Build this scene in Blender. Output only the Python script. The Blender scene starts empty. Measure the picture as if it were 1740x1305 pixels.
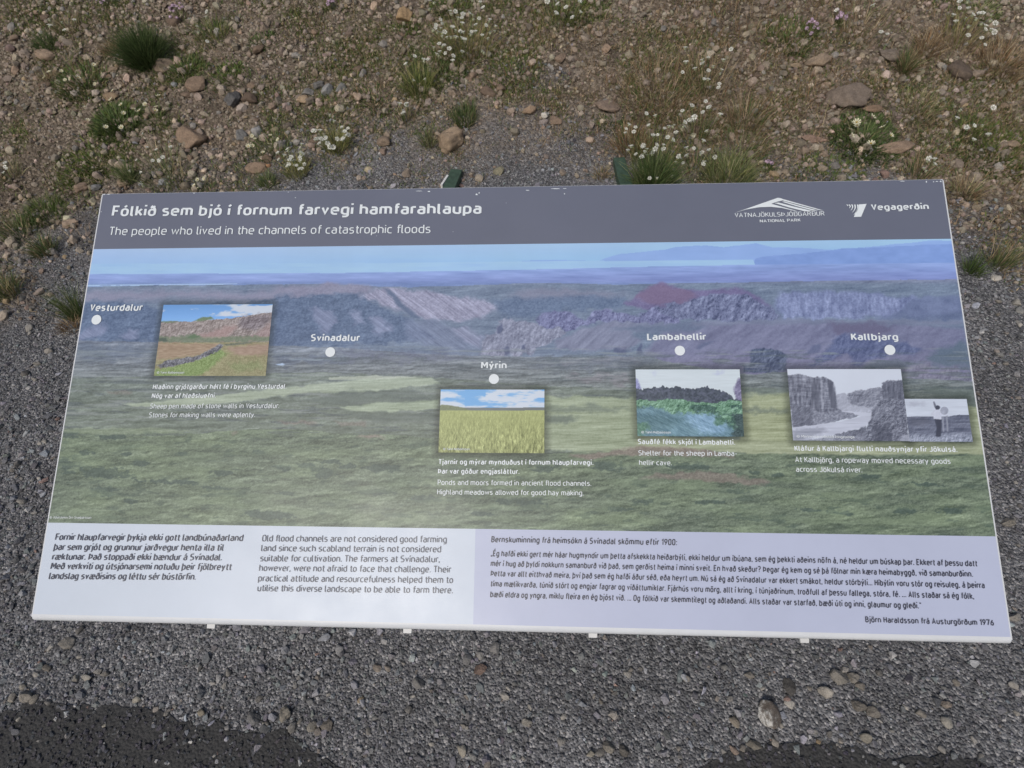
import bpy, bmesh, math, random
import numpy as np
from mathutils import Vector, Matrix, noise as mnoise

SC = bpy.context.scene
COL = SC.collection
rnd = random.Random(11)
rng = np.random.default_rng(7)

# ------------------------------------------------------------------ camera, sky, sun, exposure
TILT = math.radians(25.0)                 # slope of the sign face
ZB = 0.66                                 # height of the sign's lower edge
FPX = 1001.952                            # focal length in pixels of the 1740 px wide photograph
UW, UH = 1.2, 0.59756                     # sign face in metres
BX = np.array([0.998489552, -0.000899669553, 0.0549345586])
BY = np.array([0.0120252100, 0.97920151, -0.20253342])
BZ = np.cross(BX, BY)
BO = np.array([-0.61459539, -0.30240202, -0.75465101])
RB = np.array([BX, BY, BZ])               # camera -> sign axes
TB = np.array([[1, 0, 0], [0, math.cos(TILT), -math.sin(TILT)], [0, math.sin(TILT), math.cos(TILT)]])
RW = TB @ RB                              # camera -> world
ORG = np.array([-0.655, 0.0, ZB])         # sign's lower left corner in the world
CAM = ORG + TB @ (-RB @ BO)

cd = bpy.data.cameras.new('camera')
cam = bpy.data.objects.new('camera', cd)
COL.objects.link(cam)
cd.sensor_width = 36.0
cd.lens = FPX / 1740.0 * 36.0
cd.clip_start = 0.02
cd.clip_end = 500
cd.dof.use_dof = True
cd.dof.focus_distance = 0.92
cd.dof.aperture_fstop = 15
M = Matrix([list(RW[i]) + [CAM[i]] for i in range(3)] + [[0, 0, 0, 1]])
cam.matrix_world = M
SC.camera = cam

SUN_EL, SUN_AZ = math.radians(52), math.radians(205)      # behind the viewer, a little to the left; azimuth clockwise from +Y
w = bpy.data.worlds.new('World')
SC.world = w
w.use_nodes = True
nt = w.node_tree
sky = nt.nodes.new('ShaderNodeTexSky')
sky.sky_type = 'NISHITA'
sky.sun_disc = False
sky.sun_elevation = SUN_EL
sky.sun_rotation = SUN_AZ
sky.air_density = 1.0
sky.dust_density = 4.0
sky.ozone_density = 0.6
nt.links.new(sky.outputs[0], nt.nodes['Background'].inputs[0])
nt.nodes['Background'].inputs[1].default_value = 0.10
sd = bpy.data.lights.new('sun', 'SUN')
sd.energy = 2.0
sd.angle = math.radians(14)
sd.color = (1.0, 0.965, 0.915)
so = bpy.data.objects.new('sun', sd)
COL.objects.link(so)
sdir = Vector((math.sin(SUN_AZ) * math.cos(SUN_EL), math.cos(SUN_AZ) * math.cos(SUN_EL), math.sin(SUN_EL)))
so.rotation_euler = sdir.to_track_quat('Z', 'Y').to_euler()
so.location = sdir * 20
SC.view_settings.view_transform = 'Standard'
SC.view_settings.look = 'None'
SC.view_settings.exposure = -0.35
SC.view_settings.gamma = 1.0

# ------------------------------------------------------------------ small helpers
def S2L(c):
    c = np.asarray(c, float) / 255.0
    return np.where(c <= 0.04045, c / 12.92, ((c + 0.055) / 1.055) ** 2.4)

_tab = rng.random((256, 256))
def vnoise(x, y, seed=0):
    x = np.asarray(x, float) + seed * 37.17
    y = np.asarray(y, float) + seed * 91.73
    xi = np.floor(x).astype(int); yi = np.floor(y).astype(int)
    fx = x - xi; fy = y - yi
    fx = fx * fx * (3 - 2 * fx); fy = fy * fy * (3 - 2 * fy)
    a = _tab[xi & 255, yi & 255]; b = _tab[(xi + 1) & 255, yi & 255]
    c = _tab[xi & 255, (yi + 1) & 255]; d = _tab[(xi + 1) & 255, (yi + 1) & 255]
    return (a * (1 - fx) + b * fx) * (1 - fy) + (c * (1 - fx) + d * fx) * fy
def fbm(x, y, o=4, seed=0):
    s = 0; a = 0.5; t = 0
    for i in range(o):
        s = s + a * vnoise(x * 2 ** i, y * 2 ** i, seed + i * 3.1); t += a; a *= 0.55
    return s / t
def sstep(a, b, x):
    t = np.clip((x - a) / (b - a), 0, 1)
    return t * t * (3 - 2 * t)

def tag(o, label=None, cat=None, group=None, kind=None):
    if label: o['label'] = label
    if cat: o['category'] = cat
    if group: o['group'] = group
    if kind: o['kind'] = kind
    return o
def empty(name, loc):
    o = bpy.data.objects.new(name, None)
    COL.objects.link(o)
    o.location = loc
    o.empty_display_size = 0.05
    return o
def link_mesh(name, me, mat=None, parent=None):
    o = bpy.data.objects.new(name, me)
    COL.objects.link(o)
    if mat: me.materials.append(mat)
    if parent: o.parent = parent
    return o
def np_mesh(name, V, F3=None, F4=None, cols=None, flat=True):
    """mesh from numpy vertices, triangles and quads, with an optional colour per vertex"""
    me = bpy.data.meshes.new(name)
    V = np.asarray(V, np.float32)
    loops, starts, n = [], [], 0
    if F3 is not None and len(F3):
        loops.append(np.asarray(F3, np.int32).ravel()); starts.append(np.arange(len(F3), dtype=np.int32) * 3); n = len(F3) * 3
    if F4 is not None and len(F4):
        loops.append(np.asarray(F4, np.int32).ravel()); starts.append(n + np.arange(len(F4), dtype=np.int32) * 4)
    L = np.concatenate(loops); S = np.concatenate(starts)
    me.vertices.add(len(V)); me.vertices.foreach_set('co', V.ravel())
    me.loops.add(len(L)); me.loops.foreach_set('vertex_index', L)
    me.polygons.add(len(S)); me.polygons.foreach_set('loop_start', S)
    me.update(calc_edges=True)
    if cols is not None:
        a = me.color_attributes.new('tint', 'FLOAT_COLOR', 'POINT')
        c = np.ones((len(V), 4), np.float32); c[:, :3] = cols
        a.data.foreach_set('color', c.ravel())
    if flat: me.shade_flat()
    else: me.shade_smooth()
    return me

def material(name):
    m = bpy.data.materials.new(name)
    m.use_nodes = True
    t = m.node_tree
    return m, t, t.nodes['Principled BSDF'], t.links.new
def N(t, k, **kw):
    n = t.nodes.new(k)
    for a, v in kw.items(): setattr(n, a, v)
    return n
def noise_node(t, scale, detail=4, rough=0.6, vec=None):
    n = N(t, 'ShaderNodeTexNoise'); n.inputs['Scale'].default_value = scale
    n.inputs['Detail'].default_value = detail; n.inputs['Roughness'].default_value = rough
    if vec is not None: t.links.new(vec, n.inputs['Vector'])
    return n
def ramp(t, fac, pts):
    r = N(t, 'ShaderNodeValToRGB')
    e = r.color_ramp.elements
    while len(e) < len(pts): e.new(0.5)
    for q, (p, c) in zip(e, pts):
        q.position = p; q.color = (c, c, c, 1) if not hasattr(c, '__len__') else (*c, 1)
    t.links.new(fac, r.inputs[0])
    return r
def mult(t, a, b, f=1.0):
    m = N(t, 'ShaderNodeMix', data_type='RGBA', blend_type='MULTIPLY')
    m.inputs[0].default_value = f
    t.links.new(a, m.inputs[6]); t.links.new(b, m.inputs[7])
    return m.outputs[2]

def plain(name, col, rough=0.5, grain=0.06, scale=60, bump=0.0):
    m, t, b, ln = material(name)
    g = N(t, 'ShaderNodeTexCoord')
    n = noise_node(t, scale, 5, 0.6, g.outputs['Object'])
    rgb = N(t, 'ShaderNodeRGB'); rgb.outputs[0].default_value = (*col, 1)
    r = ramp(t, n.outputs[0], [(0.3, 1 - grain), (0.7, 1 + grain)])
    ln(mult(t, rgb.outputs[0], r.outputs[0]), b.inputs['Base Color'])
    b.inputs['Roughness'].default_value = rough
    if bump:
        bp = N(t, 'ShaderNodeBump'); bp.inputs['Strength'].default_value = bump; bp.inputs['Distance'].default_value = 0.002
        ln(n.outputs[0], bp.inputs['Height']); ln(bp.outputs[0], b.inputs['Normal'])
    return m

def tint_stone_mat(name, per_object):
    """weathered stone: a tint per stone, mottled, pitted"""
    m, t, b, ln = material(name)
    g = N(t, 'ShaderNodeTexCoord')
    if per_object:
        src = N(t, 'ShaderNodeObjectInfo').outputs['Color']
        k = 1.0
    else:
        src = N(t, 'ShaderNodeVertexColor', layer_name='tint').outputs[0]
        k = 1.0
    geo = N(t, 'ShaderNodeNewGeometry')
    n1 = noise_node(t, 38 * k, 5, 0.65, geo.outputs['Position'])
    n2 = noise_node(t, 260 * k, 4, 0.7, geo.outputs['Position'])
    r1 = ramp(t, n1.outputs[0], [(0.28, 0.66), (0.5, 0.98), (0.74, 1.28)])
    r2 = ramp(t, n2.outputs[0], [(0.3, 0.62), (0.5, 1.0), (0.75, 1.3)])
    c = mult(t, mult(t, src, r1.outputs[0]), r2.outputs[0])
    ln(c, b.inputs['Base Color'])
    b.inputs['Roughness'].default_value = 0.92
    b.inputs['Specular IOR Level'].default_value = 0.25
    bp = N(t, 'ShaderNodeBump'); bp.inputs['Strength'].default_value = 0.55; bp.inputs['Distance'].default_value = 0.004
    ln(n2.outputs[0], bp.inputs['Height']); ln(bp.outputs[0], b.inputs['Normal'])
    return m
M_STONE = tint_stone_mat('stone', True)
M_CHIP = tint_stone_mat('loose stone', False)
def crusted():
    m, t, b, ln = material('crusted stone')
    g = N(t, 'ShaderNodeTexCoord')
    a = noise_node(t, 2.6, 6, 0.72, g.outputs['Object']); c = noise_node(t, 14, 5, 0.7, g.outputs['Object'])
    sp = N(t, 'ShaderNodeSeparateXYZ'); ln(g.outputs['Object'], sp.inputs[0])
    ad = N(t, 'ShaderNodeMath', operation='MULTIPLY_ADD'); ln(sp.outputs[0], ad.inputs[0]); ad.inputs[1].default_value = -0.16; ln(a.outputs[0], ad.inputs[2])
    r = ramp(t, ad.outputs[0], [(0.48, (0.15, 0.125, 0.105)), (0.58, (0.30, 0.28, 0.25)), (0.66, (0.62, 0.61, 0.58))])
    r2 = ramp(t, c.outputs[0], [(0.3, 0.6), (0.7, 1.3)])
    ln(mult(t, r.outputs[0], r2.outputs[0]), b.inputs['Base Color']); b.inputs['Roughness'].default_value = .9
    bp = N(t, 'ShaderNodeBump'); bp.inputs['Strength'].default_value = .6; bp.inputs['Distance'].default_value = .004
    ln(c.outputs[0], bp.inputs['Height']); ln(bp.outputs[0], b.inputs['Normal'])
    return m
M_CRUST = crusted()

def leaf_mat(name, per_object=False):
    m, t, b, ln = material(name)
    src = N(t, 'ShaderNodeVertexColor', layer_name='tint').outputs[0]
    geo = N(t, 'ShaderNodeNewGeometry')
    n = noise_node(t, 90, 3, 0.6, geo.outputs['Position'])
    r = ramp(t, n.outputs[0], [(0.3, 0.75), (0.7, 1.2)])
    c = mult(t, src, r.outputs[0])
    ln(c, b.inputs['Base Color'])
    b.inputs['Roughness'].default_value = 0.65
    b.inputs['Specular IOR Level'].default_value = 0.2
    tr = N(t, 'ShaderNodeBsdfTranslucent'); ln(c, tr.inputs[0])
    mx = N(t, 'ShaderNodeMixShader'); mx.inputs[0].default_value = 0.2
    ln(b.outputs[0], mx.inputs[1]); ln(tr.outputs[0], mx.inputs[2])
    ln(mx.outputs[0], t.nodes['Material Output'].inputs['Surface'])
    return m
M_LEAF = leaf_mat('foliage')

# ------------------------------------------------------------------ ground shape
YB = 1.72                                     # the bank starts rising here
def ground_z(x, y):
    x = np.asarray(x, float); y = np.asarray(y, float)
    d = y - YB + 0.10 * (vnoise(x * 0.9 + 5, y * 0 + 2) - 0.5)
    s = np.clip(d, 0, None)
    z = 0.30 * (np.sqrt(s * s + 0.05) - math.sqrt(0.05)) * (1 / (1 + (s / 14) ** 2))
    k = sstep(0.0, 0.5, d)
    z = z + k * (0.06 * (fbm(x * 1.3, y * 1.3, 3, 2) - 0.5) + 0.035 * (fbm(x * 6, y * 6, 3, 5) - 0.5))
    z = z + 0.012 * (fbm(x * 2.2, y * 2.2, 3, 9) - 0.5) * sstep(0.05, 0.6, y)
    return z
def ray(px, py):
    d = RW @ np.array([px - 870.0, -(py - 652.5), -FPX])
    return d / np.linalg.norm(d)
def at(px, py):
    """ground point seen at a place of the photograph, and the metres one pixel spans there"""
    d = ray(px, py); t = 0.3; st = 0.02
    while t < 30:
        p = CAM + d * t
        if p[2] < float(ground_z(p[0], p[1])): break
        t += st
    a, b = t - st, t
    for _ in range(20):
        mtd = (a + b) / 2; p = CAM + d * mtd
        if p[2] < float(ground_z(p[0], p[1])): b = mtd
        else: a = mtd
    p = CAM + d * b
    depth = -(RW.T @ (p - CAM))[2]
    return np.array([p[0], p[1], float(ground_z(p[0], p[1]))]), depth / FPX

def inside(poly, X, Y):
    m = np.zeros(X.shape, bool); n = len(poly); j = n - 1
    for i in range(n):
        xi, yi = poly[i]; xj, yj = poly[j]
        if yi != yj:
            c = ((yi > Y) != (yj > Y)) & (X < (xj - xi) * (Y - yi) / (yj - yi) + xi)
            m ^= c
        j = i
    return m

# edge between the grey gravel and the brown soil of the bank
SOIL_PX = [(-60, 545), (0, 520), (40, 450), (110, 400), (160, 350), (300, 325), (420, 315), (480, 296), (560, 262), (660, 240), (740, 222), (830, 200), (930, 190), (1010, 225), (1045, 262), (1150, 300), (1280, 300), (1420, 290), (1560, 330), (1640, 380), (1690, 440), (1740, 470), (1800, 500)]
_sp = [at(*p)[0][:2] for p in SOIL_PX]
SOIL_POLY = [(-40.0, _sp[0][1] - 0.5)] + [tuple(p) for p in _sp] + [(40.0, _sp[-1][1] - 0.4), (40, 60), (-40, 60)]
def soil_mask(x, y):
    x = np.asarray(x, float); y = np.asarray(y, float)
    m = 0
    for k, (a, b) in enumerate(((0, 0), (.16, .1), (-.16, .1), (.1, -.18), (-.1, -.14), (.04, .22))):
        wx = 0.5 * (fbm(x * 3.2, y * 3.2, 4, 20) - 0.5); wy = 0.5 * (fbm(x * 3.2, y * 3.2, 4, 30) - 0.5)
        m = m + inside(SOIL_POLY, x + a + wx, y + b + wy)
    return m / 6.0

# ------------------------------------------------------------------ ground sheet
def axis(lo, hi, step, far):
    a = list(np.arange(lo, hi + 1e-6, step)); s = step; v = a[-1]
    out = []
    while v < far: s *= 1.35; v += s; out.append(v)
    s = step; v = a[0]; pre = []
    while v > -far: s *= 1.35; v -= s; pre.append(v)
    return np.array(pre[::-1] + a + out)
gx = axis(-2.9, 2.9, 0.02, 60); gy = axis(-0.9, 4.2, 0.02, 60)
GX, GY = np.meshgrid(gx, gy)
GZ = ground_z(GX, GY)
sm = soil_mask(GX, GY)
lump = fbm(GX * 22, GY * 22, 3, 40) - 0.5
GZ2 = GZ + sm * 0.022 * lump + (1 - sm) * 0.004 * lump
nx, ny = len(gx), len(gy)
idx = np.arange(nx * ny).reshape(ny, nx)
Q = np.stack([idx[:-1, :-1], idx[:-1, 1:], idx[1:, 1:], idx[1:, :-1]], -1).reshape(-1, 4)
me = np_mesh('ground', np.stack([GX, GY, GZ2], -1).reshape(-1, 3), None, Q, np.repeat(sm.reshape(-1, 1), 3, 1), flat=False)
m, t, b, ln = material('gravelly ground')
geo = N(t, 'ShaderNodeNewGeometry'); P = geo.outputs['Position']
va = N(t, 'ShaderNodeVertexColor', layer_name='tint')
v1 = N(t, 'ShaderNodeTexVoronoi'); v1.inputs['Scale'].default_value = 190; ln(P, v1.inputs['Vector'])
v2 = N(t, 'ShaderNodeTexVoronoi'); v2.inputs['Scale'].default_value = 90; ln(P, v2.inputs['Vector'])
n1 = noise_node(t, 3.0, 4, 0.6, P); n2 = noise_node(t, 45, 5, 0.7, P)
sep = N(t, 'ShaderNodeSeparateColor'); ln(v1.outputs['Color'], sep.inputs[0])
sep2 = N(t, 'ShaderNodeSeparateColor'); ln(v2.outputs['Color'], sep2.inputs[0])
gr = ramp(t, sep.outputs[0], [(0.0, (0.06, 0.059, 0.06)), (0.5, (0.11, 0.109, 0.111)), (0.85, (0.18, 0.178, 0.178)), (1.0, (0.30, 0.29, 0.28))])
so_ = ramp(t, sep2.outputs[0], [(0.0, (0.075, 0.059, 0.043)), (0.5, (0.130, 0.103, 0.076)), (0.85, (0.19, 0.153, 0.114)), (1.0, (0.26, 0.215, 0.165))])
mx = N(t, 'ShaderNodeMix', data_type='RGBA'); ln(va.outputs[0], mx.inputs[0]); ln(gr.outputs[0], mx.inputs[6]); ln(so_.outputs[0], mx.inputs[7])
r = ramp(t, n1.outputs[0], [(0.3, 0.75), (0.7, 1.25)])
r2 = ramp(t, n2.outputs[0], [(0.3, 0.7), (0.7, 1.25)])
gk = N(t, 'ShaderNodeRGB'); gk.outputs[0].default_value = (1.36, 1.38, 1.42, 1)
ln(mult(t, gk.outputs[0], mult(t, mult(t, mx.outputs[2], r.outputs[0]), r2.outputs[0])), b.inputs['Base Color'])
b.inputs['Roughness'].default_value = 0.95
b.inputs['Specular IOR Level'].default_value = 0.15
bp = N(t, 'ShaderNodeBump'); bp.inputs['Strength'].default_value = 0.9; bp.inputs['Distance'].default_value = 0.006
ad = N(t, 'ShaderNodeMath', operation='ADD'); ln(v1.outputs['Distance'], ad.inputs[0]); ln(v2.outputs['Distance'], ad.inputs[1])
iv = N(t, 'ShaderNodeMath', operation='MULTIPLY'); iv.inputs[1].default_value = -1.0; ln(ad.outputs[0], iv.inputs[0])
ln(iv.outputs[0], bp.inputs['Height']); ln(bp.outputs[0], b.inputs['Normal'])
tag(link_mesh('ground', me, m), kind='structure')

# ------------------------------------------------------------------ stones: templates and scattering
def hull_template(seed, n=15, flat=0.62, jag=0.18):
    r = random.Random(seed)
    bm = bmesh.new()
    for _ in range(n):
        v = Vector((r.gauss(0, 1), r.gauss(0, 1), r.gauss(0, 1))).normalized() * (1 - jag * r.random())
        bm.verts.new((v.x, v.y * (0.72 + 0.2 * r.random()), v.z * flat))
    res = bmesh.ops.convex_hull(bm, input=bm.verts)
    bmesh.ops.delete(bm, geom=[v for v in bm.verts if not v.link_faces], context='VERTS')
    bmesh.ops.triangulate(bm, faces=bm.faces)
    bm.verts.index_update()
    V = np.array([v.co[:] for v in bm.verts]); F = np.array([[v.index for v in f.verts] for f in bm.faces])
    bm.free()
    return V, F
CHIPS = [hull_template(100 + i, 12 + i % 5, 0.5 + 0.25 * ((i * 7) % 5) / 5) for i in range(22)]

LUMPS = [hull_template(300 + i, 26 + i % 6, 0.66 + 0.05 * (i % 5), 0.10) for i in range(14)]

def rotmats(n, tilt=0.5, g=rng):
    a = g.random(n) * 2 * np.pi; bx = g.normal(0, tilt, n); by = g.normal(0, tilt, n)
    ca, sa = np.cos(a), np.sin(a); cb, sb = np.cos(bx), np.sin(bx); cc, s_c = np.cos(by), np.sin(by)
    Z = np.zeros(n); O = np.ones(n)
    Rz = np.stack([ca, -sa, Z, sa, ca, Z, Z, Z, O], -1).reshape(n, 3, 3)
    Rx = np.stack([O, Z, Z, Z, cb, -sb, Z, sb, cb], -1).reshape(n, 3, 3)
    Ry = np.stack([cc, Z, s_c, Z, O, Z, -s_c, Z, cc], -1).reshape(n, 3, 3)
    return Rx @ Ry @ Rz

def scatter_mesh(name, pos, size, cols, tilt=0.35, stretch=0.17, kinds=None):
    kinds = kinds or CHIPS
    Vs, Fs, Cs, off = [], [], [], 0
    n = len(pos); which = rng.integers(0, len(kinds), n)
    R = rotmats(n, tilt); st = 1 + stretch * rng.normal(0, 1, (n, 3)).clip(-1.5, 1.8)
    for k, (V, F) in enumerate(kinds):
        i = np.nonzero(which == k)[0]
        if not len(i): continue
        W = V[None] * st[i][:, None, :] * size[i][:, None, None]
        W = np.einsum('nij,nvj->nvi', R[i], W) + pos[i][:, None, :]
        Vs.append(W.reshape(-1, 3)); nv = len(V)
        Fs.append((F[None] + (off + np.arange(len(i)) * nv)[:, None, None]).reshape(-1, 3)); off += len(i) * nv
        Cs.append(np.repeat(cols[i], nv, 0))
    return np_mesh(name, np.concatenate(Vs), np.concatenate(Fs), None, np.concatenate(Cs))

def keep_near_view(x, y, margin):
    """kept only where the photograph's frame, widened by a margin, looks"""
    p = np.stack([x, y, ground_z(x, y)], -1) - CAM
    c = p @ RW
    z = -c[:, 2]
    ok = z > 0.05
    u = c[:, 0] / np.maximum(z, .05) * FPX; v = -c[:, 1] / np.maximum(z, .05) * FPX
    return ok & (abs(u) < 870 + margin) & (v > -652 - margin) & (v < 652 + margin * 2)

# asphalt edge, traced where it breaks off under the gravel
ASPH_PX = [(-260, 1262), (-120, 1235), (0, 1212), (30, 1207), (62, 1196), (82, 1190), (110, 1199), (135, 1193), (165, 1203), (200, 1200), (235, 1203), (266, 1204), (298, 1219), (325, 1228), (352, 1230), (372, 1220), (390, 1238), (412, 1250), (445, 1249), (470, 1236), (490, 1240), (506, 1252), (523, 1266), (545, 1282), (572, 1300), (620, 1312), (760, 1325), (960, 1330), (1130, 1322), (1205, 1296), (1240, 1280), (1268, 1271), (1300, 1263), (1345, 1262), (1385, 1264), (1430, 1268), (1462, 1275), (1490, 1288), (1530, 1292), (1565, 1286), (1610, 1285), (1650, 1290), (1700, 1312), (1800, 1345), (1950, 1390)]
_ap = []
for i in range(len(ASPH_PX) - 1):
    (x0, y0), (x1, y1) = ASPH_PX[i], ASPH_PX[i + 1]
    k = max(1, int(math.hypot(x1 - x0, y1 - y0) / 9))
    for j in range(k):
        q = j / k
        _ap.append((x0 + (x1 - x0) * q + rnd.uniform(-6, 6), y0 + (y1 - y0) * q + rnd.uniform(-6, 6)))
AEDGE = []
for p in _ap:
    q = at(*p)[0][:2]; AEDGE.append((float(q[0]), float(q[1])))
APOLY = [(-30.0, AEDGE[0][1] - 0.1)] + AEDGE + [(30.0, AEDGE[-1][1] - 0.1), (30.0, -30.0), (-30.0, -30.0)]

def stone_tints(n, base, spread, odd=()):
    c = np.array(base)[None] * np.exp(rng.normal(0, spread, n))[:, None]
    c = c * (1 + rng.normal(0, 0.035, (n, 3)))
    for p, col in odd:
        k = rng.random(n) < p
        c[k] = np.array(col) * np.exp(rng.normal(0, 0.2, k.sum()))[:, None]
    return np.clip(c * 1.38 * np.array([.985, 1.0, 1.03]), 0.01, 0.8)

def gravel(name, dens, smin, smax, power, label):
    n = int(dens * 5.8 * 3.6)
    x = rng.uniform(-2.9, 2.9, n); y = rng.uniform(-1.0, 2.6, n)
    k = keep_near_view(x, y, 160); x, y = x[k], y[k]
    s = soil_mask(x, y)
    patch = fbm(x * 3, y * 3, 3, 60)
    on = inside(APOLY, x, y); near = np.zeros(len(x))
    for q_, d_ in ((.9, .006), (.5, .016), (.25, .03), (.10, .055), (.04, .10)): near = np.maximum(near, q_ * (on & ~inside(APOLY, x, y + d_ * (.5 + fbm(x * 9, y * 9, 2, 61)))))
    k = (rng.random(len(x)) > s * 0.97) & (~on | (rng.random(len(x)) < near)) & (rng.random(len(x)) < 0.35 + 1.1 * patch)
    x, y = x[k], y[k]
    u = rng.random(len(x))
    size = smin * (1 - u * (1 - (smin / smax) ** power)) ** (-1 / power)
    size = size * (0.62 + 0.9 * fbm(x * 2.3 + 4, y * 2.3, 4, 66) ** 1.4)
    z = ground_z(x, y) + size * 0.22
    cols = stone_tints(len(x), (0.148, 0.148, 0.151), 0.32, ((0.035, (0.29, 0.28, 0.265)), (0.03, (0.165, 0.145, 0.125)), (0.006, (0.18, 0.125, 0.105))))
    me = scatter_mesh(name, np.stack([x, y, z], -1), size, cols)
    o = link_mesh(name, me, M_CHIP)
    tag(o, label, 'gravel', kind='stuff')
    return len(x)
cnt = gravel('gravel', 12500, 0.0024, 0.0150, 2.25, 'loose dark grey volcanic gravel covering the flat ground under the sign')
print('gravel', cnt)

def rubble():
    n = int(5.8 * 3.2 * 3000)
    x = rng.uniform(-2.9, 2.9, n); y = rng.uniform(0.6, 4.0, n)
    k = keep_near_view(x, y, 120); x, y = x[k], y[k]
    s = soil_mask(x, y); patch = fbm(x * 2.0 + 3, y * 2.0, 3, 70)
    k = (rng.random(len(x)) < s) & (rng.random(len(x)) < 0.10 + 1.7 * np.clip(patch - 0.18, 0, 1))
    x, y = x[k], y[k]; u = rng.random(len(x))
    pw, a, b_ = 2.55, 0.0060, 0.026
    size = a * (1 - u * (1 - (a / b_) ** pw)) ** (-1 / pw)
    z = ground_z(x, y) + size * 0.3
    cols = stone_tints(len(x), (0.222, 0.181, 0.138), 0.26, ((0.08, (0.18, 0.165, 0.145)), (0.025, (0.25, 0.21, 0.16)), (0.015, (0.21, 0.15, 0.105)), (0.02, (0.24, 0.18, 0.11))))
    o = link_mesh('rubble', scatter_mesh('rubble', np.stack([x, y, z], -1), size, cols, 0.4, 0.14, LUMPS), M_CHIP)
    tag(o, 'small brown stones strewn over the bare soil of the bank', 'rubble', kind='stuff')
    print('rubble', len(x))
rubble()

def asphalt():
    bm = bmesh.new()
    H = 0.0025
    top = [bm.verts.new((x, y, float(ground_z(x, y)) + H if abs(x) < 5 and y > -4 else H)) for x, y in APOLY]
    bot = [bm.verts.new((v.co.x, v.co.y, v.co.z - 0.03)) for v in top]
    bm.edges.ensure_lookup_table()
    f = bm.faces.new(top)
    n = len(top)
    for i in range(n):
        j = (i + 1) % n
        bm.faces.new((bot[i], bot[j], top[j], top[i]))
    bmesh.ops.recalc_face_normals(bm, faces=bm.faces)
    if f.normal.z < 0: bmesh.ops.reverse_faces(bm, faces=bm.faces)
    bmesh.ops.triangulate(bm, faces=[f])
    bm.verts.index_update()
    V = np.array([v.co[:] for v in bm.verts]); F3 = np.array([[v.index for v in q.verts] for q in bm.faces if len(q.verts) == 3]); F4 = np.array([[v.index for v in q.verts] for q in bm.faces if len(q.verts) == 4])
    bm.free()
    cols = np.full((len(V), 3), 0.05)
    # aggregate standing proud of the worn binder
    n = 30000
    x = rng.uniform(-1.7, 1.8, n); y = rng.uniform(-0.95, 0.15, n)
    k = keep_near_view(x, y, 200) & inside(APOLY, x, y + 0.004); x, y = x[k], y[k]
    size = 0.0034 * (1 - rng.random(len(x)) * 0.9) ** (-1 / 2.2)
    pos = np.stack([x, y, ground_z(x, y) + H + size * 0.16], -1)
    tint = stone_tints(len(x), (0.052, 0.051, 0.055), 0.25, ((0.02, (0.10, 0.095, 0.09)), (0.006, (0.3, 0.29, 0.27))))
    mv = scatter_mesh('aggregate', pos, size, tint, 0.25)
    me = np_mesh('asphalt', V, F3, F4, cols)
    b2 = bmesh.new(); b2.from_mesh(me); b2.from_mesh(mv)
    b2.to_mesh(me); b2.free(); bpy.data.meshes.remove(mv)
    mt, t, b, ln = material('asphalt')
    va = N(t, 'ShaderNodeVertexColor', layer_name='tint'); geo = N(t, 'ShaderNodeNewGeometry')
    n1 = noise_node(t, 300, 4, 0.7, geo.outputs['Position']); r1 = ramp(t, n1.outputs[0], [(0.3, 0.6), (0.7, 1.5)])
    ln(mult(t, va.outputs[0], r1.outputs[0]), b.inputs['Base Color']); b.inputs['Roughness'].default_value = 0.85
    b.inputs['Specular IOR Level'].default_value = 0.25
    vo = N(t, 'ShaderNodeTexVoronoi'); vo.inputs['Scale'].default_value = 140; ln(geo.outputs['Position'], vo.inputs['Vector'])
    bp = N(t, 'ShaderNodeBump'); bp.inputs['Strength'].default_value = 0.8; bp.inputs['Distance'].default_value = 0.004; bp.invert = True
    ln(vo.outputs['Distance'], bp.inputs['Height']); ln(bp.outputs[0], b.inputs['Normal'])
    tag(link_mesh('asphalt', me, mt), kind='structure')
asphalt()

# ------------------------------------------------------------------ the sign
BOARD_MAT = Matrix([list(TB[i]) + [float(ORG[i])] for i in range(3)] + [[0, 0, 0, 1]])   # sign axes -> world
# photograph pixel -> sign metres (used only to lay out the printed design)
def uv(px, py):
    d = np.stack([np.asarray(px, float) - 870.0, -(np.asarray(py, float) - 652.5), np.full(np.shape(px), -FPX)], -1)
    db = d @ RB.T; cb = -RB @ BO
    k = -cb[2] / db[..., 2]
    return cb[0] + k * db[..., 0], cb[1] + k * db[..., 1]
def px_of(u, v):
    p = BO + np.asarray(u)[..., None] * BX + np.asarray(v)[..., None] * BY
    z = -p[..., 2]
    return 870.0 + FPX * p[..., 0] / z, 652.5 - FPX * p[..., 1] / z

sign = empty('information_board', (0.0, 0.30, 0.0))
tag(sign, 'sloping information board printed with a valley panorama and Icelandic and English texts', 'information board')
INV = Matrix.Translation((0, -0.30, 0)) @ BOARD_MAT
def sign_part(name, me, mat, parent=None):
    o = bpy.data.objects.new(name, me); COL.objects.link(o)
    if mat: me.materials.append(mat)
    if parent is None:
        o.parent = sign; o.matrix_local = INV
    else:
        o.parent = parent
    return o

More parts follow.
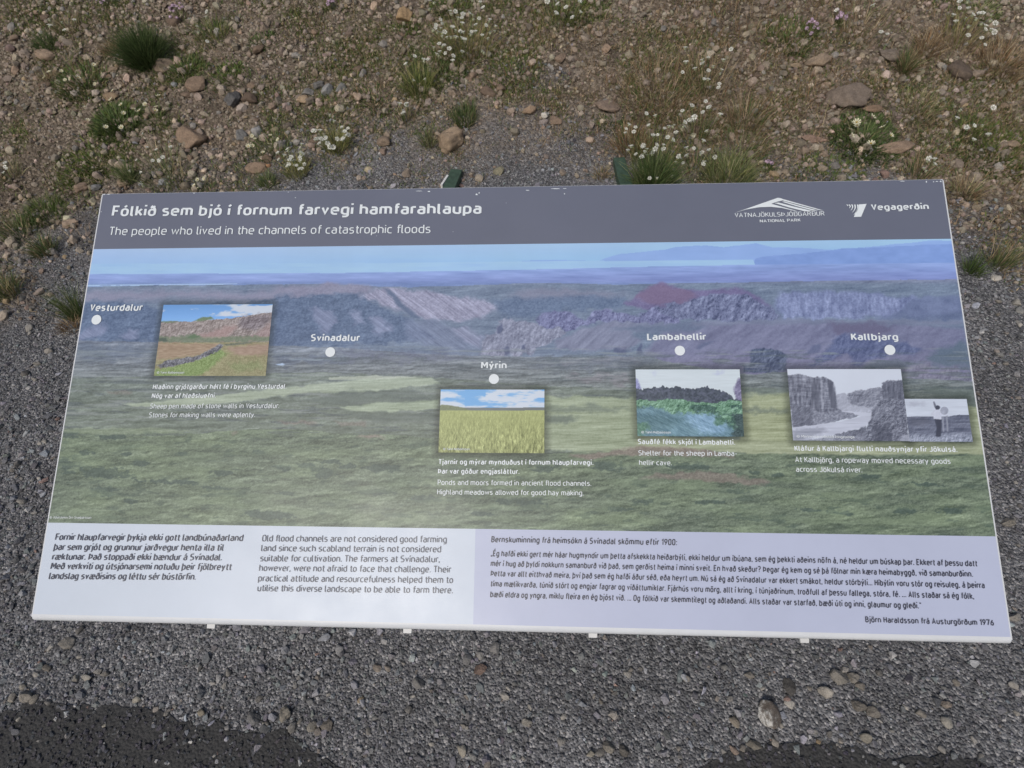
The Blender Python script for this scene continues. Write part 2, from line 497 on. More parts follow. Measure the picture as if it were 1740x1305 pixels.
def print_mat(name, src_attr=True, col=(0.8, 0.8, 0.8)):
    m, t, b, ln = material(name)
    if src_attr: src = N(t, 'ShaderNodeVertexColor', layer_name='tint').outputs[0]
    else:
        q = N(t, 'ShaderNodeRGB'); q.outputs[0].default_value = (*col, 1); src = q.outputs[0]
    g = N(t, 'ShaderNodeTexCoord')
    n = noise_node(t, 7, 9, 0.68, g.outputs['Object']); r = ramp(t, n.outputs[0], [(0.3, 0.945), (0.55, 1.0), (0.75, 1.035)])
    ln(mult(t, src, r.outputs[0]), b.inputs['Base Color'])
    n2 = noise_node(t, 9, 5, 0.65, g.outputs['Object']); r2 = ramp(t, n2.outputs[0], [(0.3, 0.34), (0.7, 0.46)])
    ln(r2.outputs[0], b.inputs['Roughness'])
    b.inputs['Specular IOR Level'].default_value = 0.5
    return m
M_PRINT = print_mat('printed picture')
INK = {}
def ink(name, srgb):
    if name not in INK: INK[name] = print_mat(name, False, tuple(GAIN(np.array(srgb, float)[None])[0]))
    return INK[name]
def GAIN(c):
    """colour seen on the print -> base colour under the glossy laminate"""
    return np.clip(S2L(c) * np.array([0.92, 0.965, 1.0]), 0.004, 0.85)

def rect_mesh(name, u0, u1, v0, v1, z, nu=1, nv=1, cols=None):
    U, V = np.meshgrid(np.linspace(u0, u1, nu + 1), np.linspace(v0, v1, nv + 1))
    i = np.arange((nu + 1) * (nv + 1)).reshape(nv + 1, nu + 1)
    q = np.stack([i[:-1, :-1], i[:-1, 1:], i[1:, 1:], i[1:, :-1]], -1).reshape(-1, 4)
    return np_mesh(name, np.stack([U, V, np.full(U.shape, z)], -1).reshape(-1, 3), None, q, cols, flat=True)
def grid_px(u0, u1, v0, v1, nu, nv):
    U, V = np.meshgrid(np.linspace(u0, u1, nu + 1), np.linspace(v0, v1, nv + 1))
    return px_of(U, V)

# --- tray: sheet with folded lips, rounded lower fold
def tray():
    bm = bmesh.new()
    T = 0.014; e = 0.0012
    prof = []                                         # v, z outline of the section, from the upper back round to the lower back
    prof.append((UH, -T)); prof.append((UH, -0.001)); prof.append((UH - 0.0008, -0.0003))
    R = 0.0075
    for k in range(9):
        a = math.pi / 2 * k / 8
        prof.append((R - 0.001 - R * math.sin(a), -0.0003 - R + R * math.cos(a)))
    prof.append((-0.001, -T))
    prof.append((0.003, -T)); prof.append((0.003, -0.010)); prof.append((UH - 0.003, -0.010)); prof.append((UH - 0.003, -T))
    n = len(prof)
    A = [bm.verts.new((-e, v, z)) for v, z in prof]; B = [bm.verts.new((UW + e, v, z)) for v, z in prof]
    for i in range(n):
        j = (i + 1) % n
        bm.faces.new((A[i], B[i], B[j], A[j]))
    bm.faces.new(A); bm.faces.new(B[::-1])
    bmesh.ops.recalc_face_normals(bm, faces=bm.faces)
    for s, x in ((-1, -e), (1, UW + e)):              # folded side lips
        r = bmesh.ops.create_cube(bm, size=1)
        for v in r['verts']:
            v.co = Vector((x + s * 0.0006 + v.co.x * 0.0012, 0.30 + v.co.y * (UH - 0.006), -0.0086 + v.co.z * 0.0150))
    me = bpy.data.meshes.new('panel'); bm.to_mesh(me); bm.free(); me.shade_flat()
    return me
panel = sign_part('panel', tray(), plain('white powder coat', (0.66, 0.69, 0.72), 0.42, 0.03, 30))

HB = float(np.mean([uv(x, y)[1] for x, y in ((157, 423), (870, 416), (1617, 405))]))      # lower edge of the grey header
PB = float(np.mean([uv(x, y)[1] for x, y in ((80, 889), (805, 898), (1693, 911))]))       # lower edge of the panorama
LU = float(np.mean([uv(x, y)[0] for x, y in ((808, 897), (804, 1062))]))                  # white | lilac
FOLD = 0.0075
header = sign_part('header_band', rect_mesh('header_band', 0, UW, HB, UH - 0.001, 0.0, 8, 2), ink('warm grey ink', (109, 112, 127)))
white_panel = sign_part('text_panel', rect_mesh('text_panel', 0, LU, FOLD, PB, 0.0), ink('white print', (207, 214, 225)))
lilac_panel = sign_part('text_panel', rect_mesh('text_panel', LU, UW, FOLD, PB, 0.0), ink('pale lilac print', (191, 195, 216)))
white_panel['label'] = 'white text panel with an Icelandic and an English column'
lilac_panel['label'] = 'pale lilac text panel with the quoted memoir'

# ---------------- painted panorama
NU, NV = 1450, 470
PX, PY = grid_px(0, UW, PB, HB, NU, NV)
C = np.zeros(PX.shape + (3,))
wx = (fbm(PX / 14, PY / 10, 4, 1) - 0.5); wy = (fbm(PX / 14, PY / 10, 4, 2) - 0.5)
fine = fbm(PX / 2.6, PY / 2.0, 2, 3) - 0.5
streak = fbm(PX / 60, PY / 5, 4, 4) - 0.5
streak2 = fbm(PX / 22, PY / 2.4, 3, 5) - 0.5
mott = fbm(PX / 26, PY / 12, 5, 6) - 0.5
grain = fbm(PX / 1.5, PY / 1.1, 3, 51) - 0.5
def rel(sx, sy, dx, dy, o=4, seed=0, slant=0.0, warp=0.0):
    """printed relief: lit and dark sides of bumps of the size sx, sy px"""
    X = PX + slant * PY + warp * wx; Y = PY + warp * wy
    return fbm(X / sx, Y / sy, o, seed) - fbm((X + dx) / sx, (Y + dy) / sy, o, seed)
def fill(mask, col, tex=None):
    c = np.array(col, float)[None, :]
    if tex is not None: c = c + tex[mask][:, None] * np.array([1.0, 1.0, 0.95])
    C[mask] = c if c.shape[0] > 1 else np.repeat(c, mask.sum(), 0)
def blend(f, col):
    C[...] = C * (1 - f[..., None]) + np.array(col, float) * f[..., None]
def below(pts, wob=0.0, scale=9):
    xs, ys = zip(*pts)
    y = np.interp(PX, xs, ys)
    if wob: y = y + wob * (fbm(PX / scale, PX * 0 + len(pts), 4, 7) - 0.5) * 2
    return PY > y
def poly(pts, wob=0.0):
    return inside(pts, PX + wob * wx * 2, PY + wob * wy * 2)
def soft(pts, r, wob=0.0):
    f = 0
    for a, b_ in ((0, 0), (r, 0), (-r, 0), (0, r * .6), (0, -r * .6), (r * .7, r * .4), (-r * .7, -r * .4), (r * .7, -r * .4), (-r * .7, r * .4)):
        f = f + inside(pts, PX + a + wob * wx * 2, PY + b_ + wob * wy * 2)
    return f / 9.0
def z4(p): return [(x / 2.9, 430 + y / 2.9) for x, y in p]
def z5(p): return [(570 + x / 2.9, 430 + y / 2.9) for x, y in p]
def z6(p): return [(1140 + x / 2.9, 430 + y / 2.9) for x, y in p]
# sky and far fjord
gxr = np.clip((PX - 150) / 1500, 0, 1)
g = sstep(405, 452, PY)
C[...] = (1 - g[..., None]) * np.array([168, 193, 234]) + g[..., None] * np.array([150, 186, 236])
C += (gxr[..., None]) * np.array([-16, 2, 6])
C += (8 * (fbm(PX / 120, PY / 12, 3, 8) - 0.5))[..., None]
far = below([(0, 500), (860, 446), (872, 444.5), (930, 441.5), (1000, 442.5), (1018, 443), (1030, 438), (1055, 431), (1075, 430), (1130, 424), (1150, 419), (1200, 417), (1230, 420), (1285, 413), (1312, 420), (1360, 421), (1426, 425), (1500, 417), (1560, 411), (1590, 408), (1640, 411)], 0.8, 20) & (PX > 866)
fill(far & (PY < 447), (134, 168, 229), 14 * (fbm(PX / 40, PY / 9, 3, 9) - .5))
mesa = below([(0, 500), (1272, 452), (1280, 446), (1284, 439), (1296, 436), (1320, 434), (1350, 432), (1400, 427), (1433, 422), (1500, 420), (1570, 416), (1650, 413)], 0.8, 12) & (PX > 1274)
fill(mesa & (PY < 470), (116, 148, 216), 22 * (fbm(PX / 18, PY / 7, 4, 10) - .5))
sea = (PY > np.interp(PX, [100, 570, 900, 1140, 1280, 1290], [448, 447, 444, 442.5, 441, 470])) & (PX < 1290)
seac = 162 + 0 * PX
fill(sea, (152, 192, 238), 16 * streak)
# outwash plain
pl = np.interp(PX, [100, 570, 900, 1140, 1280, 1700], [466, 464, 458, 452, 450, 446])
plain_m = PY > pl
gp = np.clip((PY - pl) / 24, 0, 1)[..., None]
cp = (1 - gp) * np.array([132, 158, 220]) + gp * np.array([116, 132, 196]) + (44 * streak + 20 * streak2)[..., None]
C[plain_m] = cp[plain_m]
w_ = (PY > np.interp(PX, [140, 403], [484.5, 481.5])) & (PY < np.interp(PX, [140, 403], [487, 483])) & (PX < 403) & (streak > -0.16)
fill(w_, (172, 196, 238))
# plateau
rim = [(100, 488), (200, 486), (400, 484), (480, 483), (560, 482), (620, 486), (700, 488), (760, 486), (830, 484), (900, 481.5), (980, 482), (1060, 484), (1140, 481), (1250, 480), (1400, 477), (1520, 476), (1650, 474)]
pm = below(rim, 1.2, 26)
fill(pm, (113, 121, 152), 30 * mott + 34 * streak + 24 * fine + 70 * rel(26, 5, 3, 1.2, 4, 59))
blend(soft([(140, 495), (330, 493), (420, 498), (480, 488), (580, 484), (640, 490), (560, 505), (470, 513), (400, 512), (300, 505), (200, 512), (140, 515)], 9, 6) * 0.8, (148, 134, 165))
blend(soft([(860, 500), (930, 488), (1000, 493), (1080, 500), (1010, 508), (900, 510)], 8, 6) * 0.6, (138, 124, 154))
# dark slope on the left, pale gullies
dk = soft([(130, 515), (200, 512), (270, 520), (400, 515), (470, 506), (500, 500), (560, 498), (610, 495), (640, 520), (700, 545), (740, 575), (640, 585), (500, 592), (380, 588), (130, 578)], 5, 10)
C[...] = C * (1 - dk[..., None]) + dk[..., None] * (np.array([86, 98, 138]) + (36 * mott + 34 * fine + 70 * rel(10, 6, 1.6, 1.5, 4, 54, -.5))[..., None])
gl = soft([(609, 500), (648, 487), (700, 492), (760, 500), (812, 509), (848, 520), (838, 530), (800, 542), (742, 547), (690, 532), (650, 520)], 5, 8)
dg = .6 * (fbm((PX - PY * 1.3) / 7, (PX * 0.5 + PY * 0.6) / 40, 4, 12) - 0.5) + .9 * (fbm((PX - PY * 1.35) / 2.6, (PX * 0.5 + PY * 0.6) / 22, 3, 52) - 0.5) + .5 * rel(16, 14, 3, 2, 4, 53, -.9)
C[...] = C * (1 - gl[..., None]) + gl[..., None] * (np.array([160, 149, 182]) + (90 * dg + 40 * fine)[..., None])
gl = soft([(470, 490), (560, 483), (615, 486), (640, 488), (610, 500), (560, 498), (500, 503)], 5, 5)
C[...] = C * (1 - gl[..., None]) + gl[..., None] * (np.array([143, 132, 164]) + (40 * mott + 26 * fine)[..., None])
for pp in (z5([(-130, 270), (-20, 280), (10, 340), (-60, 400), (-90, 330)]), z5([(60, 290), (110, 290), (150, 360), (100, 350)]), z5([(160, 300), (230, 320), (300, 390), (200, 400)]), z4([(420, 370), (540, 345), (480, 415), (380, 420)]), z4([(600, 400), (690, 370), (670, 420), (600, 425)])):
    f = soft(pp, 4, 9)
    C[...] = C * (1 - .75 * f[..., None]) + .75 * f[..., None] * (np.array([140, 138, 178]) + (70 * dg)[..., None])
f = soft(z5([(235, 170), (270, 185), (340, 255), (420, 320), (380, 320), (300, 260)]), 2, 4); blend(f * .85, (84, 94, 132))
f = soft(z5([(330, 340), (480, 330), (620, 400), (720, 420), (720, 480), (560, 480), (350, 420)]), 8, 10)
C[...] = C * (1 - .7 * f[..., None]) + .7 * f[..., None] * (np.array([122, 124, 162]) + (80 * dg)[..., None])
f = soft(z5([(560, 370), (640, 360), (730, 415), (715, 470), (640, 440)]), 4, 6)
C[...] = C * (1 - .8 * f[..., None]) + .8 * f[..., None] * (np.array([152, 146, 182]) + (90 * dg)[..., None])
# green-grey shelf behind the rocks
f = soft(z5([(780, 230), (1000, 215), (1250, 210), (1420, 220), (1450, 260), (1300, 280), (1100, 280), (1000, 310), (850, 320), (800, 290)]), 6, 8)
C[...] = C * (1 - .8 * f[..., None]) + .8 * f[..., None] * (np.array([94, 106, 146]) + (40 * mott + 40 * fine)[..., None])
# smooth grey cone on the right
f = soft([(1130, 560), (1180, 548), (1260, 545), (1360, 546), (1450, 550), (1560, 552), (1640, 556), (1650, 640), (1340, 645), (1240, 645), (1160, 640), (1090, 610)], 6, 6)
dg2 = fbm((PX + PY * 1.1) / 9, (PX * 0.6 - PY * 0.5) / 60, 4, 13) - 0.5
C[...] = C * (1 - f[..., None]) + f[..., None] * (np.array([121, 113, 152]) + (26 * dg2 + 14 * fine + 90 * rel(40, 30, 5, 3, 4, 57, .6))[..., None])
# canyon wall with white streaks
f = soft(z6([(540, 200), (640, 190), (900, 185), (1150, 215), (1430, 230), (1440, 300), (1240, 310), (1040, 315), (800, 320), (560, 330), (500, 270)]), 5, 8)
vs = fbm(PX / 4, PY / 22, 4, 14) - 0.5
C[...] = C * (1 - f[..., None]) + f[..., None] * (np.array([128, 130, 180]) + (60 * vs + 40 * fine + 30 * mott + 110 * rel(14, 16, 2.4, 1.5, 5, 58, -.5, 5))[..., None])
f = soft(z6([(1130, 290), (1180, 235), (1260, 215), (1430, 205), (1440, 330), (1000, 335), (1040, 310)]), 4, 6)
C[...] = C * (1 - .8 * f[..., None]) + .8 * f[..., None] * (np.array([104, 108, 152]) + (50 * mott)[..., None])
f = soft(z6([(100, 340), (560, 325), (900, 330), (1440, 330), (1440, 350), (560, 350), (100, 360)]), 3, 5)
C[...] = C * (1 - .9 * f[..., None]) + .9 * f[..., None] * (np.array([120, 118, 152]) + (50 * streak)[..., None])
# red mound and the crags below it
f = soft([(1058, 517), (1088, 498), (1110, 485), (1122, 480.5), (1136, 483), (1160, 491), (1200, 492), (1250, 489), (1290, 503), (1310, 520), (1260, 530), (1200, 535), (1120, 530)], 3, 5)
C[...] = C * (1 - f[..., None]) + f[..., None] * (np.array([114, 94, 146]) + (34 * mott + 30 * fine)[..., None])
f = soft([(1078, 505), (1108, 486), (1124, 482), (1150, 490), (1185, 498), (1175, 512), (1120, 520)], 4, 5); blend(f * .6, (132, 92, 128))
crag = 1.15 * rel(11, 15, 2.2, 2.4, 5, 15, .25, 6) + .25 * (fbm(PX / 9, PY / 14, 5, 15) - 0.5) + .35 * rel(4, 6, 1.0, 1.0, 3, 55)
scrub = rel(9, 4, 1.5, 1.4, 5, 56, 0, 5)
cell = np.abs(fbm(PX / 6, PY / 9, 4, 16) - 0.5)
f = soft([(1110, 525), (1150, 515), (1195, 500), (1240, 497), (1290, 508), (1310, 522), (1326, 542), (1250, 545), (1200, 543), (1120, 545), (1080, 535)], 2.5, 7)
C[...] = C * (1 - f[..., None]) + f[..., None] * (np.array([114, 112, 156]) + (150 * crag - 30 * (cell < 0.03) + 26 * fine)[..., None])
f = soft(z5([(985, 335), (1010, 300), (1080, 278), (1130, 290), (1180, 300), (1225, 335), (1280, 285), (1340, 280), (1410, 295), (1500, 315), (1560, 270), (1640, 310), (1700, 330), (1700, 350), (1500, 345), (1300, 340), (1150, 380), (1000, 360)]), 1.6, 6)
C[...] = C * (1 - f[..., None]) + f[..., None] * (np.array([120, 114, 164]) + (150 * crag - 30 * (cell < 0.03) + 26 * fine)[..., None])
# castle-like stacks
f = soft(z5([(715, 500), (738, 405), (760, 415), (790, 390), (800, 350), (830, 330), (860, 320), (880, 345), (915, 335), (960, 338), (1000, 360), (1080, 370), (1150, 380), (1110, 420), (1060, 440), (1000, 470), (960, 500), (850, 505)]), 1.6, 7)
C[...] = C * (1 - f[..., None]) + f[..., None] * (np.array([142, 136, 166]) + (120 * crag + 44 * fine - 20 * (cell < 0.028))[..., None])
for pp in ([(835, 470), (850, 455), (862, 500), (832, 505)], [(915, 455), (930, 445), (940, 480), (915, 480)], [(795, 370), (815, 345), (825, 380), (800, 395)], [(1490, 480), (1505, 435), (1520, 500), (1485, 508)], [(1370, 470), (1430, 450), (1430, 505), (1370, 490)], [(988, 335), (1000, 305), (1008, 340)], [(1120, 450), (1150, 455), (1140, 475)]):
    blend(soft(z5(pp), 1.5, 4) * .85, (76, 76, 118))
f = soft(z5([(1080, 440), (1200, 380), (1330, 340), (1480, 345), (1690, 350), (1690, 380), (1450, 390), (1500, 430), (1450, 470), (1300, 480), (1100, 475)]), 4, 7)
C[...] = C * (1 - .8 * f[..., None]) + .8 * f[..., None] * (np.array([134, 126, 160]) + (70 * dg2 + 36 * crag)[..., None])
blend(soft(z5([(1330, 380), (1500, 355), (1740, 350), (1850, 370), (1740, 392), (1480, 385)]), 5, 6) * .75, (96, 104, 138))
# dark flank near the right end
f = soft(z6([(760, 345), (1050, 345), (1110, 385), (1000, 400), (830, 400)]), 6, 8); blend(f * .8, (100, 84, 122))
f = soft(z6([(820, 400), (960, 410), (1090, 415), (1240, 470), (1200, 500), (1100, 490), (1000, 520), (900, 560), (880, 500), (760, 540), (680, 560), (750, 490)]), 4, 9)
C[...] = C * (1 - .85 * f[..., None]) + .85 * f[..., None] * (np.array([84, 86, 136]) + (110 * crag + 30 * fine)[..., None])
f = soft(z6([(655, 505), (700, 460), (745, 445), (730, 490), (690, 500)]), 2, 4); blend(f * .7, (88, 88, 130))
f = soft(z6([(1250, 520), (1330, 470), (1440, 430), (1480, 500), (1480, 570), (1300, 560)]), 6, 9); blend(f * .85, (88, 100, 124))
f = soft(z6([(900, 570), (1040, 525), (1250, 540), (1240, 570)]), 4, 6); blend(f * .7, (98, 104, 122))
f = soft(z6([(1130, 570), (1200, 550), (1280, 545), (1270, 600), (1400, 560), (1450, 600), (1480, 575), (1490, 640), (1140, 640)]), 3, 7)
C[...] = C * (1 - .85 * f[..., None]) + .85 * f[..., None] * (np.array([126, 117, 146]) + (100 * crag + 30 * fine)[..., None])
f = soft(z6([(355, 590), (370, 550), (392, 545), (390, 480), (430, 470), (500, 468), (545, 490), (575, 510), (560, 580), (480, 590), (420, 592)]), 1.6, 5)
C[...] = C * (1 - f[..., None]) + f[..., None] * (np.array([72, 76, 112]) + (150 * crag + 30 * fine)[..., None])
f = soft(z6([(120, 470), (150, 445), (220, 428), (190, 450), (140, 475)]), 2, 3); blend(f * .8, (90, 90, 130))
# middle plain
mid = below([(90, 578), (400, 585), (560, 590), (700, 600), (830, 605), (1000, 606), (1100, 606), (1250, 637), (1345, 632), (1500, 640), (1700, 650)], 2.5, 30)
gm = np.clip((PY - 580) / 90, 0, 1)[..., None]
cm = (1 - gm) * np.array([120, 120, 142]) + gm * np.array([116, 120, 122]) + (70 * streak + 44 * streak2 + 24 * fine + 110 * rel(26, 5, 3, 1.3, 5, 60, 0, 6))[..., None]
C[mid] = cm[mid]
for pp, col, k in ((z4([(1330, 520), (1480, 512), (1740, 520), (1740, 545), (1500, 545), (1340, 560)]), (86, 92, 122), .7), (z4([(380, 450), (700, 470), (780, 480), (700, 520), (400, 540)]), (92, 98, 126), .55),
                   (z5([(0, 470), (250, 490), (560, 490), (760, 510), (400, 530), (60, 520)]), (100, 98, 130), .6), (z5([(900, 540), (1300, 530), (1600, 530), (1480, 560), (1100, 570)]), (88, 92, 116), .6), (z5([(1120, 610), (1450, 600), (1450, 640), (1200, 640)]), (134, 122, 136), .7), (z5([(1060, 520), (1500, 510), (1480, 530), (1100, 540)]), (132, 124, 146), .6)):
    f = soft(pp, 8, 16) * k
    C[...] = C * (1 - f[..., None]) + f[..., None] * (np.array(col) + (60 * streak2)[..., None])
blend(soft(z4([(1360, 545), (1390, 538), (1410, 545), (1400, 558), (1370, 555)]), 1.5, 5), (178, 196, 232))
blend(soft(z4([(1420, 522), (1680, 520), (1680, 526), (1440, 528)]), 2, 3) * .8, (150, 160, 178))
# moor
lo = below([(60, 640), (300, 640), (500, 632), (700, 638), (900, 655), (1080, 660), (1300, 660), (1500, 680), (1720, 690)], 4, 40)
gm = np.clip((PY - 650) / 240, 0, 1)[..., None]
cm = (1 - gm) * np.array([116, 122, 118]) + gm * np.array([108, 118, 108]) + (50 * streak + 34 * mott + 24 * fine + 100 * rel(40, 8, 4, 1.8, 5, 61, 0, 8))[..., None]
C[lo] = cm[lo]
moor = below([(60, 735), (200, 728), (330, 735), (420, 730), (600, 735), (745, 745), (900, 772), (1000, 768), (1080, 762), (1250, 770), (1400, 772), (1720, 770)], 5, 50)
hum = fbm(PX / 34, PY / 9, 5, 17); hum2 = fbm(PX / 90, PY / 26, 4, 18)
fg = (np.array([100, 110, 98]) + np.clip((hum2 - .36) * 1.6, 0, 1)[..., None] * np.array([26, 28, 14]) + (40 * (hum - .5) + 30 * fine + 18 * streak2 + 120 * rel(70, 16, 7, 3.0, 5, 62, .9, 10) + 80 * rel(20, 6, 2.4, 1.4, 4, 63, .5, 4) + 30 * grain)[..., None] * np.array([1, 1.02, .86]))
C[moor] = fg[moor]
bushes = fbm(PX / 26 + (PY / 60), PY / 7.5, 4, 19)
f = sstep(0.62, 0.72, bushes) * moor; C[...] = C * (1 - .5 * f[..., None]) + .5 * f[..., None] * np.array([70, 84, 80])
for q_, lst in ((z4, ((690, 1035, 40, 14), (420, 985, 40, 14), (620, 990, 26, 9), (500, 1085, 150, 28), (1090, 1082, 60, 16), (1270, 980, 34, 12), (1400, 1058, 55, 14), (1520, 1050, 60, 16), (1600, 1085, 70, 24), (1620, 1028, 60, 12), (850, 1130, 170, 12), (1060, 1160, 70, 12), (1410, 1185, 50, 12), (320, 1035, 60, 30), (520, 1172, 60, 26), (640, 1222, 40, 12), (900, 985, 34, 10), (560, 905, 90, 14), (740, 886, 40, 9), (340, 890, 50, 22), (1330, 1290, 130, 22))),
                (z5, ((200, 1178, 90, 14), (440, 1212, 90, 18), (580, 1218, 44, 12), (1030, 1058, 70, 22), (1100, 1035, 44, 16), (1340, 1048, 80, 24), (1010, 1160, 70, 16), (970, 1242, 70, 22), (830, 1226, 50, 12), (1400, 1262, 60, 12), (1520, 1225, 60, 14), (720, 1285, 60, 12), (240, 1060, 90, 22), (300, 1290, 90, 14), (60, 1050, 50, 14))),
                (z6, ((90, 1052, 120, 16), (420, 1080, 26, 8), (528, 1096, 30, 10), (330, 1172, 60, 14), (690, 1268, 80, 10), (860, 1285, 50, 10), (1150, 1272, 60, 14), (1380, 1272, 70, 14), (200, 1230, 70, 10), (980, 1100, 60, 10), (1250, 1140, 80, 10)))):
    for bx_, by_, rx_, ry_ in lst:
        (cx_, cy_), = q_([(bx_, by_)])
        e_ = np.hypot((PX - cx_ + 8 * wx) / (rx_ / 2.9), (PY - cy_ + 5 * wy - .05 * (PX - cx_)) / (ry_ / 2.9)) + 1.6 * (fbm(PX / 7, PY / 4, 3, 77) - .5)
        f = (1 - sstep(.75, 1.1, e_)) * .72
        C[...] = C * (1 - f[..., None]) + f[..., None] * (np.array([66, 80, 80]) + (30 * fine)[..., None])
lt = fbm(PX / 70 - PY / 40, PY / 9, 4, 21)
f = sstep(0.5, 0.7, lt) * moor; C[...] = C * (1 - .34 * f[..., None]) + .34 * f[..., None] * np.array([132, 146, 118])
sb = fbm(PX / 46, PY / 4.2, 5, 85)
f = sstep(.56, .66, sb) * sstep(585, 612, PY) * (1 - sstep(725, 760, PY)) * .6
C[...] = C * (1 - f[..., None]) + f[..., None] * (np.array([84, 90, 102]) + (30 * fine)[..., None])
sb = fbm(PX / 60, PY / 4.0, 4, 86)
f = sstep(.58, .70, sb) * sstep(578, 600, PY) * (1 - sstep(700, 740, PY)) * .5
C[...] = C * (1 - f[..., None]) + f[..., None] * np.array([150, 150, 158])
# hay fields
def field(pp, col, r=4, wob=5, k=.97):
    f = soft(pp, r * .5, wob * .7) * k; col = np.array(col) + np.array([18, 15, 10])
    C[...] = C * (1 - f[..., None]) + f[..., None] * (np.array(col) + (44 * streak + 22 * streak2 + 12 * fine + 60 * rel(50, 4, 5, 1.4, 4, 64))[..., None])
field([(205, 686), (260, 682), (400, 668), (520, 655), (600, 645), (640, 641), (735, 641), (746, 652), (660, 662), (600, 667), (520, 667), (420, 682), (300, 691), (230, 691)], (150, 160, 147))
field([(560, 641), (640, 638), (720, 641), (640, 644), (560, 645)], (160, 165, 158), 2, 3)
field([(575, 691), (650, 684), (746, 679), (746, 696), (660, 700), (590, 697)], (143, 155, 140))
field([(925, 672), (1000, 676), (1080, 676), (1085, 764), (1000, 768), (925, 765)], (140, 150, 130), 6, 8)
field([(1255, 668), (1342, 668), (1350, 770), (1258, 768)], (148, 154, 126), 5, 6)
field([(1080, 740), (1300, 748), (1660, 752), (1700, 772), (1400, 773), (1250, 768), (1080, 762)], (147, 153, 130), 5, 5)
field([(1640, 690), (1700, 692), (1712, 770), (1655, 768)], (150, 156, 132), 5, 5)
field([(100, 728), (260, 726), (340, 734), (200, 738), (110, 735)], (124, 136, 120), 4, 6, .7)
for pp, k in (([(925, 690), (1010, 688), (1080, 694), (1010, 700), (930, 698)], .5), ([(925, 705), (960, 705), (985, 713), (960, 718), (925, 717)], .7), ([(1258, 660), (1342, 662), (1342, 672), (1258, 672)], .5), ([(1258, 692), (1340, 694), (1340, 700), (1258, 700)], .6), ([(1560, 655), (1680, 662), (1690, 690), (1660, 692), (1600, 680)], .6), ([(600, 664), (700, 664), (746, 668), (740, 678), (640, 684), (560, 690), (520, 680)], .6), ([(570, 700), (680, 702), (745, 706), (740, 716), (640, 718)], .6)):
    blend(soft(pp, 5, 8) * k, (96, 104, 104))
# bare earth
for pp, k in (([(960, 774), (1030, 768), (1070, 760), (1110, 757), (1180, 762), (1240, 772), (1250, 778), (1150, 773), (1060, 774), (1000, 782)], .8), ([(1080, 812), (1140, 803), (1200, 801), (1260, 810), (1310, 818), (1300, 824), (1200, 817), (1130, 812)], .7), ([(598, 742), (630, 739), (656, 743), (630, 747)], .8), ([(570, 716), (620, 714), (620, 722), (575, 724)], .5), ([(180, 664), (225, 664), (222, 669), (185, 669)], .5), ([(470, 716), (540, 716), (530, 722), (480, 721)], .6), ([(390, 737), (404, 737), (400, 741)], .8)):
    f = soft(pp, 3, 6) * k
    C[...] = C * (1 - f[..., None]) + f[..., None] * (np.array([140, 119, 118]) + (50 * fine)[..., None])
# soft printed shadow round the inset pictures
INSETS = {'stone_wall': ((277, 517.5), (463, 517.5), (452, 639.5), (263, 638)), 'meadow': ((749, 662), (925, 662), (925, 770), (745, 769)), 'cave': ((1080, 628), (1257, 627.5), (1264, 742), (1083, 741)), 'gorge': ((1337, 627), (1531, 627.5), (1545, 750), (1348, 748)), 'worker': ((1537, 678), (1642.5, 678), (1652, 751), (1545, 750))}
RECT = {}
for k, (a, b_, c_, d_) in INSETS.items():
    (ua, va_), (ub, vb), (uc, vc), (ud, vd) = [uv(*p) for p in (a, b_, c_, d_)]
    RECT[k] = (float(ua + ud) / 2, float(ub + uc) / 2, float(vc + vd) / 2, float(va_ + vb) / 2)
UU, VV = np.meshgrid(np.linspace(0, UW, NU + 1), np.linspace(PB, HB, NV + 1))
for u0, u1, v0, v1 in RECT.values():
    dd = np.hypot(np.maximum(np.maximum(u0 - UU, UU - u1), 0), np.maximum(np.maximum(v0 - VV, VV - v1), 0))
    C *= (1 - 0.34 * (1 - sstep(0, 0.012, dd)))[..., None]
va_ = (.14 - .11 * sstep(590, 720, PY))[..., None]                # sky reflection and flare veil painted into the print colours, strongest in the far half
low_ = sstep(474, 486, PY)[..., None]; lum_ = C.mean(-1, keepdims=True)
cl_ = low_ * (1 - sstep(585, 625, PY)[..., None]); C = C + cl_ * np.array([-5, 3, -2]) + (low_ - cl_) * np.array([0, 4, -4])
C = C + low_ * ((lum_ - C) * .14 + np.array([3, 3, 2]) + (26 * grain)[..., None]) + (1 - low_) * np.array([17, 14, 8])
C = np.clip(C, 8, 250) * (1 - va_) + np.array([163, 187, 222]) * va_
pano = sign_part('landscape_print', rect_mesh('landscape_print', 0, UW, PB, HB, 0.0, NU, NV, GAIN(C).reshape(-1, 3)), M_PRINT)

